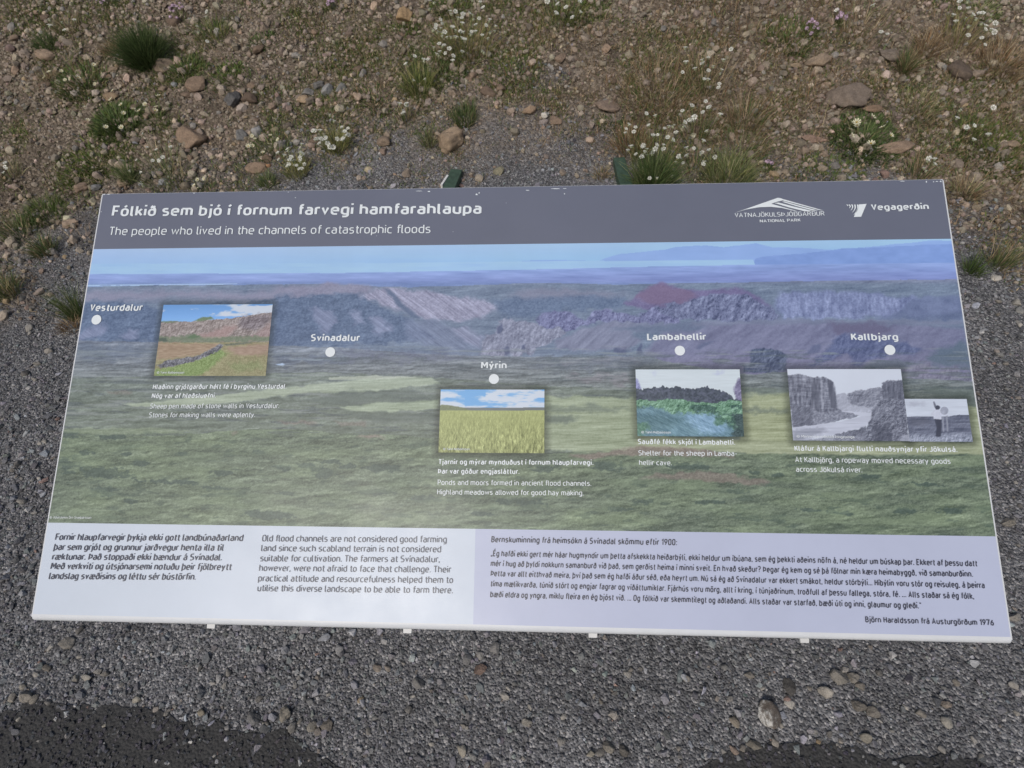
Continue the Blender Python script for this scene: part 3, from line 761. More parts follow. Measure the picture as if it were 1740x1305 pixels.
# ---------------- inset photographs
def begin(k, nu, nv):
    global PX, PY, C, wx, wy, fine, streak, streak2, mott
    PX, PY = grid_px(*RECT[k], nu, nv)
    C = np.zeros(PX.shape + (3,))
    wx = (fbm(PX / 5, PY / 4, 4, 1) - 0.5); wy = (fbm(PX / 5, PY / 4, 4, 2) - 0.5)
    fine = fbm(PX / 1.7, PY / 1.5, 2, 3) - 0.5; mott = fbm(PX / 6, PY / 5, 4, 6) - 0.5
    streak = fbm(PX / 30, PY / 2.2, 3, 4) - 0.5; streak2 = fbm(PX / 8, PY / 1.5, 3, 5) - 0.5
    mott = .45 * mott + 1.1 * rel(5, 4.5, 1.0, 1.0, 4, 70) + .5 * rel(2.2, 2.0, .6, .6, 3, 71)
def end(k, label):
    u0, u1, v0, v1 = RECT[k]
    me = rect_mesh('inset_photo', u0, u1, v0, v1, 0.0003 if k != 'worker' else 0.0006, PX.shape[1] - 1, PX.shape[0] - 1, GAIN(np.clip(C, 8, 250) * .84 + np.array([168, 182, 205]) * .16).reshape(-1, 3))  # pale bluish sky-glare veil mixed into the inset colours too
    o = sign_part('inset_photo', me, M_PRINT, pano); o['label'] = label
def put(f, col, tex=0):
    f = np.asarray(f, float)
    C[...] = C * (1 - f[..., None]) + f[..., None] * (np.array(col, float) + (np.asarray(tex) + np.zeros(PX.shape))[..., None])
# sheep pen under a cliff
begin('stone_wall', 250, 170)
put(PX * 0 + 1, (112, 168, 232), -(PY - 530) * -1.2)
cl = fbm(PX / 30, PY / 9, 4, 31)
put(sstep(0.5, 0.66, cl + (PX - 380) / 260 - abs(PY - 525) / 90), (215, 222, 232)); put(sstep(0.55, 0.75, cl - (PX - 290) / 80) * (PY < 530), (200, 208, 228))
c1 = below([(255, 548), (300, 546), (325, 547), (345, 543), (365, 543), (395, 541), (410, 538), (430, 535), (450, 532), (470, 530)], 1.6, 5)
put(c1, (150, 134, 126), 150 * mott + 50 * fine)
put(soft([(330, 545), (345, 539), (358, 538.5), (364, 542), (345, 545.5)], 1.5, 1.5), (104, 124, 84), 40 * fine)
put(soft([(268, 547), (290, 545), (310, 547), (285, 549)], 1, 1) * .8, (104, 120, 84))
put(soft([(330, 572), (395, 552), (405, 556), (380, 578), (340, 578)], 4, 4) * .8, (170, 136, 128), 30 * fine)
put(soft([(405, 540), (460, 532), (460, 548), (440, 560), (410, 560)], 5, 5) * .6, (112, 100, 108), 110 * mott)
put(soft([(420, 576), (462, 548), (462, 575)], 4, 3) * .6, (166, 134, 130), 40 * fine)
put(PY > 572, (150, 138, 118), 40 * streak); put(soft([(268, 572), (300, 573), (330, 568), (350, 575), (390, 573), (462, 571), (462, 580), (268, 582)], 2, 5) * .8, (104, 118, 88), 50 * fine)
put(soft([(266, 575), (282, 574), (285, 580), (266, 581)], 1.5, 2), (70, 84, 66)); put(soft([(318, 574), (330, 567), (340, 573), (326, 576)], 1.5, 2), (84, 108, 70))
fld = PY > 582
put(fld, (152, 142, 96), 60 * streak2 + 40 * fine)
put(soft([(266, 583), (375, 583), (360, 596), (320, 606), (266, 612)], 3, 4) * .8, (168, 134, 106), 60 * streak2)
put(soft([(385, 590), (462, 583), (458, 604), (400, 604)], 4, 4) * .8, (172, 136, 116), 50 * streak2)
put(soft([(262, 628), (330, 614), (372, 592), (388, 600), (340, 640), (262, 640)], 3, 4) * .85, (122, 148, 72), 80 * fine + 40 * mott)
put(soft([(380, 612), (458, 600), (452, 640), (360, 640)], 5, 5) * .6, (142, 134, 88), 70 * fine)
put(soft([(385, 618), (440, 614), (452, 626), (400, 632)], 5, 6) * .5, (126, 142, 80), 70 * fine)
put(soft([(266, 621), (282, 613), (300, 610), (325, 606), (345, 601), (362, 592), (374, 584), (380, 586), (372, 596), (352, 606), (330, 614), (300, 621), (275, 625)], 1.2, 3), (100, 98, 104), 170 * mott + 90 * fine)
put(soft([(380, 585), (420, 581), (430, 583), (385, 588)], 1, 1.5) * .9, (96, 100, 80), 60 * fine)
end('stone_wall', 'inset photo of a stone wall crossing a meadow under a cliff')
# hay meadow
begin('meadow', 230, 150)
put(PX * 0 + 1, (122, 182, 236)); cl = fbm(PX / 34, PY / 8, 5, 33)
put(sstep(0.42, 0.62, cl + (abs(PX - 880) < 55) * .12 * (PY < 676) + (PX < 790) * 0.12 + sstep(680, 692, PY) * .16 - .02), (222, 229, 238))
put(PY > 692.5, (112, 116, 112), 30 * streak); put(soft([(740, 697), (750, 687.5), (762, 688), (785, 692), (800, 698)], 1, 1), (124, 130, 92), 30 * fine)
bl = fbm((PX + 4 * wx) / 0.9, PY / 5, 3, 34) - 0.5; bl2 = fbm(PX / 2.0 + PY / 12, PY / 9, 4, 35) - 0.5
dp = np.clip((PY - 697) / 72, 0, 1)
put(PY > 697.5, (176, 180, 106), 10 * streak2)
C[...] = np.where((PY > 697.5)[..., None], C + (bl * (60 + 130 * dp) + bl2 * 120 * dp - 26 * dp)[..., None] * np.array([1, 1, .8]), C)
end('meadow', 'inset photo of a yellow green hay meadow under a blue sky')
# cave shelter
begin('cave', 240, 160)
put(PX * 0 + 1, (222, 230, 232), 14 * streak); put(soft([(1105, 632), (1116, 632), (1112, 640)], 3, 4) * .5, (196, 200, 228)); put(soft([(1210, 634), (1234, 629), (1220, 638)], 3, 4) * .6, (190, 194, 226))
put(soft([(1075, 640), (1082, 644), (1090, 660), (1078, 664)], 1.5, 2), (150, 150, 196), 90 * mott); put(soft([(1247, 658), (1256, 642), (1266, 640), (1266, 684), (1250, 680)], 1.5, 3), (126, 118, 148), 120 * mott)
tl = [(1070, 660), (1082, 660), (1090, 662), (1100, 660), (1110, 658), (1120, 659), (1126, 656), (1135, 660), (1148, 657), (1160, 659), (1175, 661), (1190, 659), (1200, 656), (1210, 661), (1225, 664), (1240, 670), (1247, 678), (1270, 684)]
put(below(tl, 3.4, 2.4), (62, 68, 78), 70 * (fbm(PX / 3, PY / 3, 3, 44) - .5))
put(sstep(0.56, 0.70, fbm(PX / 5, PY / 4, 3, 45) + .05 * (PY < 668)) * below(tl, 3.4, 2.4) * (PY < 690) * .45, (110, 112, 134))
put(below([(1070, 682), (1090, 679), (1110, 681), (1130, 679), (1150, 677), (1165, 679), (1180, 684), (1215, 684), (1240, 680), (1270, 682)], 3, 5), (104, 146, 112), 170 * mott + 60 * fine)
put(sstep(0.06, 0.2, fbm(PX / 12, PY / 8, 4, 36) - .5 + .1 * (PX > 1150)) * (PY > 688), (58, 92, 76), 60 * fine + 120 * mott)
hs = .6 * (fbm((PX + PY * 1.2) / 16, (PY - PX * .45) / 1.4, 4, 37) - 0.5) + .5 * (fbm((PX - PY * .9) / 1.2, (PY + PX * .5) / 7, 3, 38) - 0.5) + .3 * (fbm(PX / 12, PY / 9, 3, 39) - .5)
put(soft([(1070, 694), (1110, 692), (1140, 701), (1175, 704), (1200, 702), (1220, 712), (1240, 722), (1250, 745), (1070, 745)], 4, 8), (104, 140, 152), 120 * hs)
put(soft([(1160, 706), (1205, 702), (1236, 722), (1228, 740), (1190, 735)], 6, 8) * .8, (146, 182, 210), 150 * hs)
put(soft([(1075, 708), (1120, 700), (1160, 715), (1130, 730), (1080, 735)], 8, 10) * .6, (70, 104, 108), 110 * hs)
put(soft([(1214, 708), (1232, 712), (1228, 724), (1214, 722)], 2, 4) * .8, (70, 112, 80), 90 * fine); put(soft([(1244, 700), (1268, 704), (1268, 745), (1240, 745), (1250, 725)], 3, 6) * .85, (48, 66, 66), 80 * fine)
put(soft([(1078, 722), (1098, 716), (1104, 726), (1090, 742), (1078, 742)], 4, 7) * .6, (92, 136, 88), 100 * fine)
end('cave', 'inset photo of green scrub seen from a cave mouth')
# gorge, black and white
begin('gorge', 260, 165)
put(PX * 0 + 1, (222, 226, 236))
vs = fbm(PX / 3, PY / 14, 4, 41) - 0.5; hz = fbm(PX / 16, PY / 2.2, 3, 42) - 0.5
def bw(pp, v, tex, r=1.2, wob=2.5, k=1.0):
    put(soft(z6(pp), r, wob) * k, (v - 2, v - 1, v + 12), tex)
bw([(815, 700), (860, 690), (875, 720), (1045, 740), (1000, 790), (880, 775), (820, 775)], 176, 50 * mott)
bw([(866, 692), (900, 682), (1000, 666), (1045, 662), (1060, 745), (1000, 760), (885, 755), (872, 720)], 134, 130 * mott + 50 * hz)
bw([(836, 778), (880, 745), (930, 758), (990, 765), (995, 790), (900, 784)], 186, 50 * mott)
bw([(570, 605), (640, 597), (690, 612), (750, 611), (782, 622), (800, 640), (815, 700), (822, 765), (840, 780), (935, 800), (880, 815), (760, 838), (600, 860)], 116, 130 * vs + 80 * hz + 40 * fine)
bw([(770, 640), (796, 640), (812, 700), (818, 770), (788, 765)], 84, 40 * vs, 1.2, 1.5, .85); bw([(736, 625), (748, 622), (752, 780), (742, 780)], 166, 60 * hz, 1.5, 2, .8); bw([(690, 640), (735, 620), (738, 780), (690, 760)], 96, 60 * vs, 2, 3, .7)
bw([(690, 765), (740, 785), (830, 775), (935, 800), (880, 815), (700, 850)], 138, 90 * fine + 40 * mott, 1.5, 3)
bw([(600, 740), (690, 760), (700, 840), (600, 856)], 104, 110 * mott, 2, 3, .8)
bw([(600, 858), (700, 848), (830, 832), (935, 806), (900, 790), (840, 782), (845, 776), (995, 790), (985, 830), (955, 856), (860, 880), (820, 895), (600, 930)], 206, 36 * streak, 1, 1.2)
bw([(600, 872), (750, 856), (770, 872), (700, 905), (600, 930)], 150, 60 * streak, 4, 4, .8)
bw([(810, 897), (870, 880), (920, 868), (960, 850), (975, 930), (800, 935)], 110, 130 * mott, 1.2, 3)
bw([(600, 925), (700, 918), (820, 897), (960, 905), (960, 940), (600, 940)], 142, 110 * fine, 2, 3, .8)
bw([(1040, 638), (1060, 630), (1145, 624), (1160, 760), (1170, 935), (955, 935), (965, 870), (985, 815), (1000, 745), (1045, 712)], 112, 170 * mott + 60 * fine, 1.2, 3)
bw([(1000, 850), (1080, 840), (1090, 935), (990, 935)], 74, 60 * mott, 3, 5, .75); bw([(990, 760), (1050, 745), (1070, 790), (1010, 830)], 150, 120 * mott, 3, 5, .6); bw([(1044, 640), (1140, 628), (1145, 720), (1050, 715)], 96, 110 * vs, 2, 2, .7)
bw([(1120, 925), (1150, 895), (1175, 900), (1175, 935)], 176, 30 * mott, 1.5, 2, .8)
end('gorge', 'black and white inset photo of a river gorge')
# worker, black and white
begin('worker', 150, 105)
put(PX * 0 + 1, (214, 219, 230), 26 * streak)
bw([(1158, 740), (1240, 735), (1260, 748), (1180, 756)], 176, 30 * streak, 5, 4, .7)
gr_ = below(z6([(1100, 808), (1240, 806), (1360, 806), (1420, 797), (1500, 800)]), .6, 5)
put(gr_, (100, 103, 120), 70 * streak + 60 * mott); put(gr_ * sstep(876, 915, (PY - 430) * 2.9), (156, 160, 176), 190 * mott)
bw([(1170, 815), (1250, 812), (1290, 830), (1240, 850), (1180, 850)], 80, 40 * streak, 4, 4, .6)
bw([(1353, 800), (1362, 800), (1366, 880), (1358, 880)], 150, 0, .8, .5); bw([(1335, 805), (1343, 805), (1345, 880), (1338, 880)], 168, 0, .8, .5, .8)
bw([(1296, 812), (1332, 815), (1332, 860), (1328, 905), (1303, 905), (1308, 860)], 56, 16 * mott, .8, .4)
bw([(1277, 795), (1298, 772), (1318, 768), (1334, 780), (1362, 795), (1358, 803), (1332, 797), (1333, 820), (1294, 818), (1292, 798), (1283, 804)], 214, 30 * mott, .7, .4)
bw([(1290, 733), (1296, 731), (1306, 752), (1302, 766), (1296, 758)], 110, 0, .7, .3)
bw([(1300, 764), (1304, 754), (1314, 750), (1324, 757), (1325, 764), (1318, 772), (1306, 772)], 62, 0, .7, .3)
put(sstep(7.2, 6.4, np.hypot(PX - (1140 + 1346 / 2.9), PY - (430 + 777 / 2.9))), (166, 168, 182), 60 * mott)
put(np.abs((PX - 1566) + (PY - 722) * -0.9) < .35, (140, 143, 158)) if False else None
end('worker', 'small black and white inset photo of a worker with a raised arm')

# ---------------- lettering: a narrow engineering alphabet drawn as strokes
A_, X_, D_ = 1.0, 0.69, -0.27
def bowl(x, w_=.44, h=X_, r=.21): return None
G = {}
def g(ch, wd, *paths): G[ch] = (wd, paths)
O_ = [(0, 0, .22), (.44, 0, .22), (.44, X_, .22), (0, X_, .22), 'Z']
def bw_l(y=X_): return [(0, y, 0), (.44, y, .22), (.44, 0, .22), (0, 0, 0)]
g('a', .41, [(.04, X_, 0), (.41, X_, .17), (.41, 0, 0)], [(.41, .42, 0), (0, .42, .19), (0, 0, .19), (.41, 0, .12), (.41, .2, 0)])
g('b', .44, [(0, A_, 0), (0, 0, 0)], bw_l())
g('c', .36, [(.39, X_, 0), (0, X_, .22), (0, 0, .22), (.39, 0, 0)])
g('d', .44, [(.44, A_, 0), (.44, 0, 0)], [(.44, X_, 0), (0, X_, .22), (0, 0, .22), (.44, 0, 0)])
g('ð', .44, [(0, 0, .22), (.44, 0, .22), (.44, .62, .22), (0, .62, .22), 'Z'], [(.44, .32, 0), (.44, .74, .24), (.12, 1.02, 0)], [(.08, .80, 0), (.42, .98, 0)])
g('e', .44, [(0, .36, 0), (.44, .36, 0), (.44, X_, .21), (0, X_, .21), (0, 0, .21), (.40, 0, 0)])
g('f', .22, [(.32, A_, 0), (.11, A_, .13), (.11, 0, 0)], [(0, X_, 0), (.30, X_, 0)])
g('g', .44, [(.44, X_, 0), (.44, D_, .18), (.05, D_, 0)], [(.44, X_, 0), (0, X_, .22), (0, 0, .22), (.44, 0, 0)])
g('h', .44, [(0, A_, 0), (0, 0, 0)], [(0, X_, 0), (.44, X_, .22), (.44, 0, 0)])
g('i', .0, [(0, X_, 0), (0, 0, 0)], ['dot', 0])
g('ı', .0, [(0, X_, 0), (0, 0, 0)])
g('j', .06, [(.06, X_, 0), (.06, D_, .12), (-.08, D_, 0)], ['dot', .06])
g('k', .36, [(0, A_, 0), (0, 0, 0)], [(0, .24, 0), (.38, X_, 0)], [(.14, .42, 0), (.41, 0, 0)])
g('l', .09, [(0, A_, 0), (0, 0, .12), (.14, 0, 0)])
g('m', .74, [(0, X_, 0), (0, 0, 0)], [(0, X_, 0), (.37, X_, .18), (.37, 0, 0)], [(.30, X_, 0), (.74, X_, .19), (.74, 0, 0)])
g('n', .44, [(0, X_, 0), (0, 0, 0)], [(0, X_, 0), (.44, X_, .22), (.44, 0, 0)])
g('o', .44, O_)
g('p', .44, [(0, X_, 0), (0, D_, 0)], bw_l())
g('r', .19, [(0, X_, 0), (0, 0, 0)], [(0, X_ - .12, 0), (.02, X_, .1), (.29, X_, 0)])
g('s', .38, [(.36, X_, 0), (0, X_, .17), (0, .38, .17), (.38, .36, .17), (.38, 0, .17), (0, 0, 0)])
g('t', .22, [(.11, .94, 0), (.11, 0, .13), (.30, 0, 0)], [(0, X_, 0), (.29, X_, 0)])
g('u', .44, [(0, X_, 0), (0, 0, .22), (.44, 0, 0)], [(.44, X_, 0), (.44, 0, 0)])
g('v', .40, [(0, X_, 0), (.20, .07, 0), (.40, X_, 0)])
g('w', .68, [(0, X_, 0), (.17, .07, 0), (.35, X_ - .06, 0), (.53, .07, 0), (.70, X_, 0)])
g('x', .42, [(0, X_, 0), (.42, 0, 0)], [(.42, X_, 0), (0, 0, 0)])
g('y', .42, [(0, X_, 0), (.22, 0.02, 0)], [(.42, X_, 0), (.10, D_, 0)])
g('þ', .44, [(0, A_, 0), (0, D_, 0)], bw_l())
g('æ', .78, [(.04, X_, 0), (.39, X_, .15), (.39, .36, 0)], [(.39, .42, 0), (0, .42, .19), (0, 0, .19), (.39, 0, .12), (.39, .36, 0), (.78, .36, 0), (.78, X_, .19), (.39, X_, .14), (.39, .36, 0)], [(.39, .30, 0), (.39, 0, .17), (.75, 0, 0)])
g('A', .54, [(0, 0, 0), (.27, A_, 0), (.54, 0, 0)], [(.09, .30, 0), (.45, .30, 0)])
g('B', .46, [(0, 0, 0), (0, A_, 0), (.42, A_, .22), (.42, .53, .2), (0, .53, 0)], [(.1, .53, 0), (.46, .53, .24), (.46, 0, .24), (0, 0, 0)])
g('D', .48, [(0, 0, 0), (0, A_, 0), (.48, A_, .26), (.48, 0, .26), (0, 0, 0)])
g('E', .42, [(.42, A_, 0), (0, A_, 0), (0, 0, 0), (.42, 0, 0)], [(0, .52, 0), (.36, .52, 0)])
g('F', .36, [(.42, A_, 0), (0, A_, 0), (0, 0, 0)], [(0, .50, 0), (.35, .50, 0)])
g('G', .48, [(.46, .86, 0), (.44, A_, .14), (0, A_, .24), (0, 0, .24), (.48, 0, .24), (.48, .48, 0), (.25, .48, 0)])
g('H', .48, [(0, 0, 0), (0, A_, 0)], [(.48, 0, 0), (.48, A_, 0)], [(0, .52, 0), (.48, .52, 0)])
g('I', .0, [(0, 0, 0), (0, A_, 0)])
g('J', .36, [(.36, A_, 0), (.36, 0, .18), (0, 0, .1), (-.02, .1, 0)])
g('K', .42, [(0, 0, 0), (0, A_, 0)], [(0, .36, 0), (.44, A_, 0)], [(.15, .58, 0), (.48, 0, 0)])
g('L', .32, [(0, A_, 0), (0, 0, 0), (.40, 0, 0)])
g('M', .66, [(0, 0, 0), (0, A_, 0)], [(0.02, A_, 0), (.33, .36, 0), (.64, A_, 0)], [(.66, A_, 0), (.66, 0, 0)])
g('N', .54, [(0, 0, 0), (0, A_, 0)], [(.01, A_, 0), (.53, 0, 0)], [(.54, 0, 0), (.54, A_, 0)])
g('O', .50, [(0, 0, .25), (.50, 0, .25), (.50, A_, .25), (0, A_, .25), 'Z'])
g('P', .46, [(0, 0, 0), (0, A_, 0), (.46, A_, .25), (.46, .46, .25), (0, .46, 0)])
g('R', .48, [(0, 0, 0), (0, A_, 0), (.46, A_, .24), (.46, .50, .24), (0, .50, 0)], [(.25, .50, 0), (.50, 0, 0)])
g('S', .46, [(.43, A_, 0), (0, A_, .23), (0, .52, .22), (.46, .50, .22), (.46, 0, .23), (0, 0, 0)])
g('T', .44, [(0, A_, 0), (.48, A_, 0)], [(.24, A_, 0), (.24, 0, 0)])
g('U', .48, [(0, A_, 0), (0, 0, .24), (.48, 0, .24), (.48, A_, 0)])
g('V', .46, [(0, A_, 0), (.24, .07, 0), (.48, A_, 0)])
g('Y', .5, [(0, A_, 0), (.25, .45, 0), (.5, A_, 0)], [(.25, .45, 0), (.25, 0, 0)])
g('Ð', .52, [(.04, 0, 0), (.04, A_, 0), (.52, A_, .26), (.52, 0, .26), (.04, 0, 0)], [(-.06, .52, 0), (.26, .52, 0)])
g('Þ', .46, [(0, 0, 0), (0, A_, 0)], [(0, .78, 0), (.46, .78, .22), (.46, .25, .22), (0, .25, 0)])
g('0', .44, [(0, 0, .22), (.44, 0, .22), (.44, A_, .22), (0, A_, .22), 'Z'])
g('1', .22, [(0, .78, 0), (.22, A_, 0), (.22, 0, 0)])
g('6', .44, [(.32, A_, 0), (.02, .42, 0)], [(0, 0, .22), (.44, 0, .22), (.44, .56, .22), (0, .56, .22), 'Z'])
g('7', .44, [(0, .86, 0), (0, A_, 0), (.44, A_, 0), (.16, 0, 0)])
g('9', .44, [(.12, 0, 0), (.42, .58, 0)], [(0, .44, .22), (.44, .44, .22), (.44, A_, .22), (0, A_, .22), 'Z'])
g('.', .0, [(0, -.03, 0), (0, .10, 0)])
g(',', .03, [(.03, .10, 0), (0, -.14, 0)])
g(':', .0, [(0, -.03, 0), (0, .10, 0)], [(0, .56, 0), (0, .69, 0)])
g('-', .26, [(0, .38, 0), (.26, .38, 0)])
g('?', .38, [(0, .9, 0), (0, A_, .08), (.38, A_, .18), (.38, .62, .16), (.17, .5, .06), (.17, .26, 0)], [(.17, -.03, 0), (.17, .10, 0)])
g('„', .16, [(.03, .10, 0), (0, -.14, 0)], [(.18, .10, 0), (.15, -.14, 0)])
g('“', .16, [(.03, .84, 0), (0, 1.04, 0)], [(.18, .84, 0), (.15, 1.04, 0)])
g('©', .9, [(0, 0, .45), (.9, 0, .45), (.9, .9, .45), (0, .9, .45), 'Z'], [(.6, .62, 0), (.28, .62, .16), (.28, .28, .16), (.6, .28, 0)])
def accent(ch, base, kind, up):
    wd, ps = G[base]; c = wd / 2
    G[ch] = (wd, tuple(ps) + ((['acute', c, A_ if up else X_],) if kind == 'a' else (['di', c - .12, A_ if up else X_], ['di', c + .12, A_ if up else X_])))
for ch, bs, kd in (('á', 'a', 'a'), ('é', 'e', 'a'), ('í', 'ı', 'a'), ('ó', 'o', 'a'), ('ú', 'u', 'a'), ('ý', 'y', 'a'), ('ö', 'o', 'd')): accent(ch, bs, kd, False)
for ch, bs, kd in (('É', 'E', 'a'), ('Ó', 'O', 'a'), ('Ö', 'O', 'd')): accent(ch, bs, kd, True)

def rounded(path, seg=5):
    closed = path[-1] == 'Z'
    p = [Vector(q[:2]) for q in path if q != 'Z']; r = [q[2] for q in path if q != 'Z']
    n = len(p); out = []
    for i in range(n):
        if not closed and i in (0, n - 1) or r[i] == 0: out.append(p[i]); continue
        a = p[i - 1] - p[i]; b_ = p[(i + 1) % n] - p[i]
        rr = min(r[i], a.length * (.5 if closed or 0 < i - 1 else 1.0), b_.length * (.5 if closed or i + 1 < n - 1 else 1.0))
        a = a.normalized(); b_ = b_.normalized()
        k = 0.5523
        P0, P3 = p[i] + a * rr, p[i] + b_ * rr
        P1, P2 = P0 - a * rr * k, P3 - b_ * rr * k
        for s in range(seg + 1):
            t_ = s / seg
            out.append(P0 * (1 - t_) ** 3 + P1 * 3 * t_ * (1 - t_) ** 2 + P2 * 3 * t_ * t_ * (1 - t_) + P3 * t_ ** 3)
    q = [out[0]]
    for v in out[1:]:
        if (v - q[-1]).length > 1e-4: q.append(v)
    if closed and (q[0] - q[-1]).length < 1e-4: q.pop()
    return q, closed
_rc = {}
def strokes(ch, t_):
    if (ch, t_) not in _rc:
        out = []
        for p in G[ch][1]:
            if p[0] == 'dot': p = [(p[1], X_ + t_ + .09, 0), (p[1], X_ + t_ * 1.9 + .09, 0)]
            elif p[0] == 'acute': y = p[2] + t_ * .5 + .10; p = [(p[1] - .04, y, 0), (p[1] + .10, y + .20, 0)]
            elif p[0] == 'di': y = p[2] + t_ * .5 + .10; p = [(p[1], y, 0), (p[1], y + t_, 0)]
            out.append(rounded(p))
        _rc[(ch, t_)] = out
    return _rc[(ch, t_)]
def ribbon(pts, closed, t_):
    n = len(pts); L, R = [], []
    for i in range(n):
        if closed: a, b_ = pts[i - 1], pts[(i + 1) % n]
        else: a, b_ = pts[max(i - 1, 0)], pts[min(i + 1, n - 1)]
        d1 = (pts[i] - a); d2 = (b_ - pts[i])
        if d1.length < 1e-9: d1 = d2
        if d2.length < 1e-9: d2 = d1
        d1 = d1.normalized(); d2 = d2.normalized()
        m_ = d1 + d2
        if m_.length < 1e-6: m_ = Vector((-d1.y, d1.x))
        m_ = m_.normalized(); nn = Vector((-m_.y, m_.x)); c = max(nn.dot(Vector((-d1.y, d1.x))), .5)
        L.append(pts[i] + nn * (t_ / 2 / c)); R.append(pts[i] - nn * (t_ / 2 / c))
    return L, R
GAPX = 0.115
def text_width(s, t_):
    x = 0
    for ch in s:
        x += .34 if ch == ' ' else G[ch][0] + t_ + GAPX
    return x - t_ - GAPX
class Lettering:
    def __init__(self): self.V, self.F = [], []
    def line(self, s, p0, p1, cap, t_=.13, shear=0.0, z=0.0008):
        """s set between two baseline ends of the design, cap px high"""
        u0, v0 = uv(*p0); u1, v1 = uv(*p1)
        _, vt = uv(p0[0], p0[1] - cap)
        hy = (float(vt) - float(v0)) / (A_ + t_)
        L_ = math.hypot(u1 - u0, v1 - v0)
        sx = L_ / (text_width(s, t_) + t_)
        ex = Vector(((u1 - u0) / L_, (v1 - v0) / L_)); ey = Vector((-ex.y, ex.x))
        tx = t_
        x = t_ / 2
        for ch in s:
            if ch == ' ': x += .34; continue
            for k, (pts, cl) in enumerate(strokes(ch, t_)):
                Lp, Rp = ribbon(pts, cl, t_)
                b0 = len(self.V); n = len(pts)
                for q in (Lp, Rp):
                    for v in q:
                        yy = v.y + t_ / 2
                        X = (x + v.x + shear * yy) * sx; Y = yy * hy
                        P = Vector((float(u0), float(v0))) + ex * X + ey * Y
                        self.V.append((P.x, P.y, z + k * 0.00004))
                for i in range(n if cl else n - 1):
                    j = (i + 1) % n
                    self.F.append((b0 + n + i, b0 + n + j, b0 + j, b0 + i))
            x += G[ch][0] + t_ + GAPX
        return self
    def shape(self, pts, z=0.0008):
        b0 = len(self.V)
        for p in pts:
            u_, v_ = uv(*p); self.V.append((float(u_), float(v_), z))
        self.F.append(tuple(range(b0, b0 + len(pts))))
        return self
    def build(self, name, mat, parent, label=None):
        me = bpy.data.meshes.new(name); me.from_pydata(self.V, [], self.F)
        bm = bmesh.new(); bm.from_mesh(me)
        bmesh.ops.triangulate(bm, faces=[f for f in bm.faces if len(f.verts) > 4])
        bm.normal_update()
        fl = [f for f in bm.faces if f.normal.z < 0]
        if fl: bmesh.ops.reverse_faces(bm, faces=fl)
        bm.to_mesh(me); bm.free(); me.shade_flat()
        o = sign_part(name, me, mat, parent)
        if label: o['label'] = label
        return o
WHITE = ink('white ink', (234, 237, 244)); DARK = ink('dark grey ink', (82, 84, 96)); DARKER = ink('charcoal ink', (70, 71, 84))
BOLD, MED, REG = .20, .165, .135
T = Lettering
T().line('Fólkið sem bjó í fornum farvegi hamfarahlaupa', (190, 368), (818, 363.8), 18.2, .185).build('title_text', WHITE, header)
T().line('The people who lived in the channels of catastrophic floods', (185, 400.2), (731.5, 396.5), 14.4, .115).build('subtitle_text', WHITE, header)
# park emblem
def zl(p): return [(1220 + x / 4.35, 320 + y / 4.35) for x, y in p]
lg = T()
lg.shape(zl([(120, 184), (280, 128), (440, 72), (457, 74), (478, 86), (474, 92), (440, 100), (392, 116), (470, 138), (560, 163), (600, 177), (540, 163), (470, 147), (390, 139), (300, 142), (200, 160)]))
lg.shape(zl([(416, 111), (446, 107), (560, 137), (700, 170), (640, 172), (520, 142)]), .0008)
lg.shape(zl([(470, 101), (490, 99), (600, 130), (740, 167), (700, 166), (580, 134)]), .0008)
lg.shape(zl([(457, 73), (480, 82), (600, 116), (778, 166), (745, 163), (600, 124), (480, 93)]), .00085)
lg.line('VATNAJÖKULSÞJÓÐGARÐUR', (1248.5, 369.9), (1400.7, 366.8), 7.4, .12, 0, .0009)
lg.line('NATIONAL PARK', (1290.8, 378.6), (1359.7, 376.8), 5.0, .16, 0, .0009)
lg.build('park_emblem', WHITE, header)
lg = T()
lg.shape(zl([(1040, 121), (1096, 117), (1056, 212), (1002, 214)]))
for k, (x0, x1, y1) in enumerate(((944, 953, 134), (962, 966, 150), (982, 977, 166), (1003, 988, 182), (1024, 998, 200))):
    q = []
    for s in range(9):
        a = s / 8
        bx_ = x0 + (x1 - x0) * a + 13 * math.sin(a * math.pi) * (0.4 + .15 * k); by_ = 122 + (y1 - 122) * a
        q.append((bx_, by_))
    lg.shape(zl([(x + 11 * (1 - .55 * i / 8), y - 2 * i / 8) for i, (x, y) in enumerate(q)] + [(x, y) for x, y in q[::-1]]))
lg.line('Vegagerðin', (1480, 357.8), (1578, 356.2), 10.6, .20, 0, .0009)
lg.build('road_office_emblem', WHITE, header)
# place names and dots
for s, a, b_, cap, dot, sh in (('Vesturdalur', (152.5, 529), (241.5, 528.4), 12.2, (164.5, 543.5, 8.2), .06), ('Svínadalur', (528, 580), (611, 580), 12, (561.5, 598.5, 8.3), .02), ('Mýrin', (817.5, 626.6), (861, 626.6), 12, (839.3, 644.2, 8.6), 0), ('Lambahellir', (1099.5, 578.4), (1199.5, 578.2), 12, (1155, 596, 8.7), 0), ('Kallbjarg', (1446, 578.4), (1526, 578.6), 12, (1511.5, 594.8, 9.2), 0)):
    T().line(s, a, b_, cap, .20, sh).build('place_name', WHITE, pano, 'place name ' + s)
    q = T(); u_, v_ = uv(dot[0], dot[1]); r_ = float(uv(dot[0] + dot[2], dot[1])[0] - u_)
    n0 = len(q.V); q.V += [(float(u_) + r_ * math.cos(k * math.pi / 16), float(v_) + r_ * math.sin(k * math.pi / 16), .0008) for k in range(32)]
    q.F.append(tuple(range(32))); q.build('marker_dot', WHITE, pano, 'white dot marking ' + s)
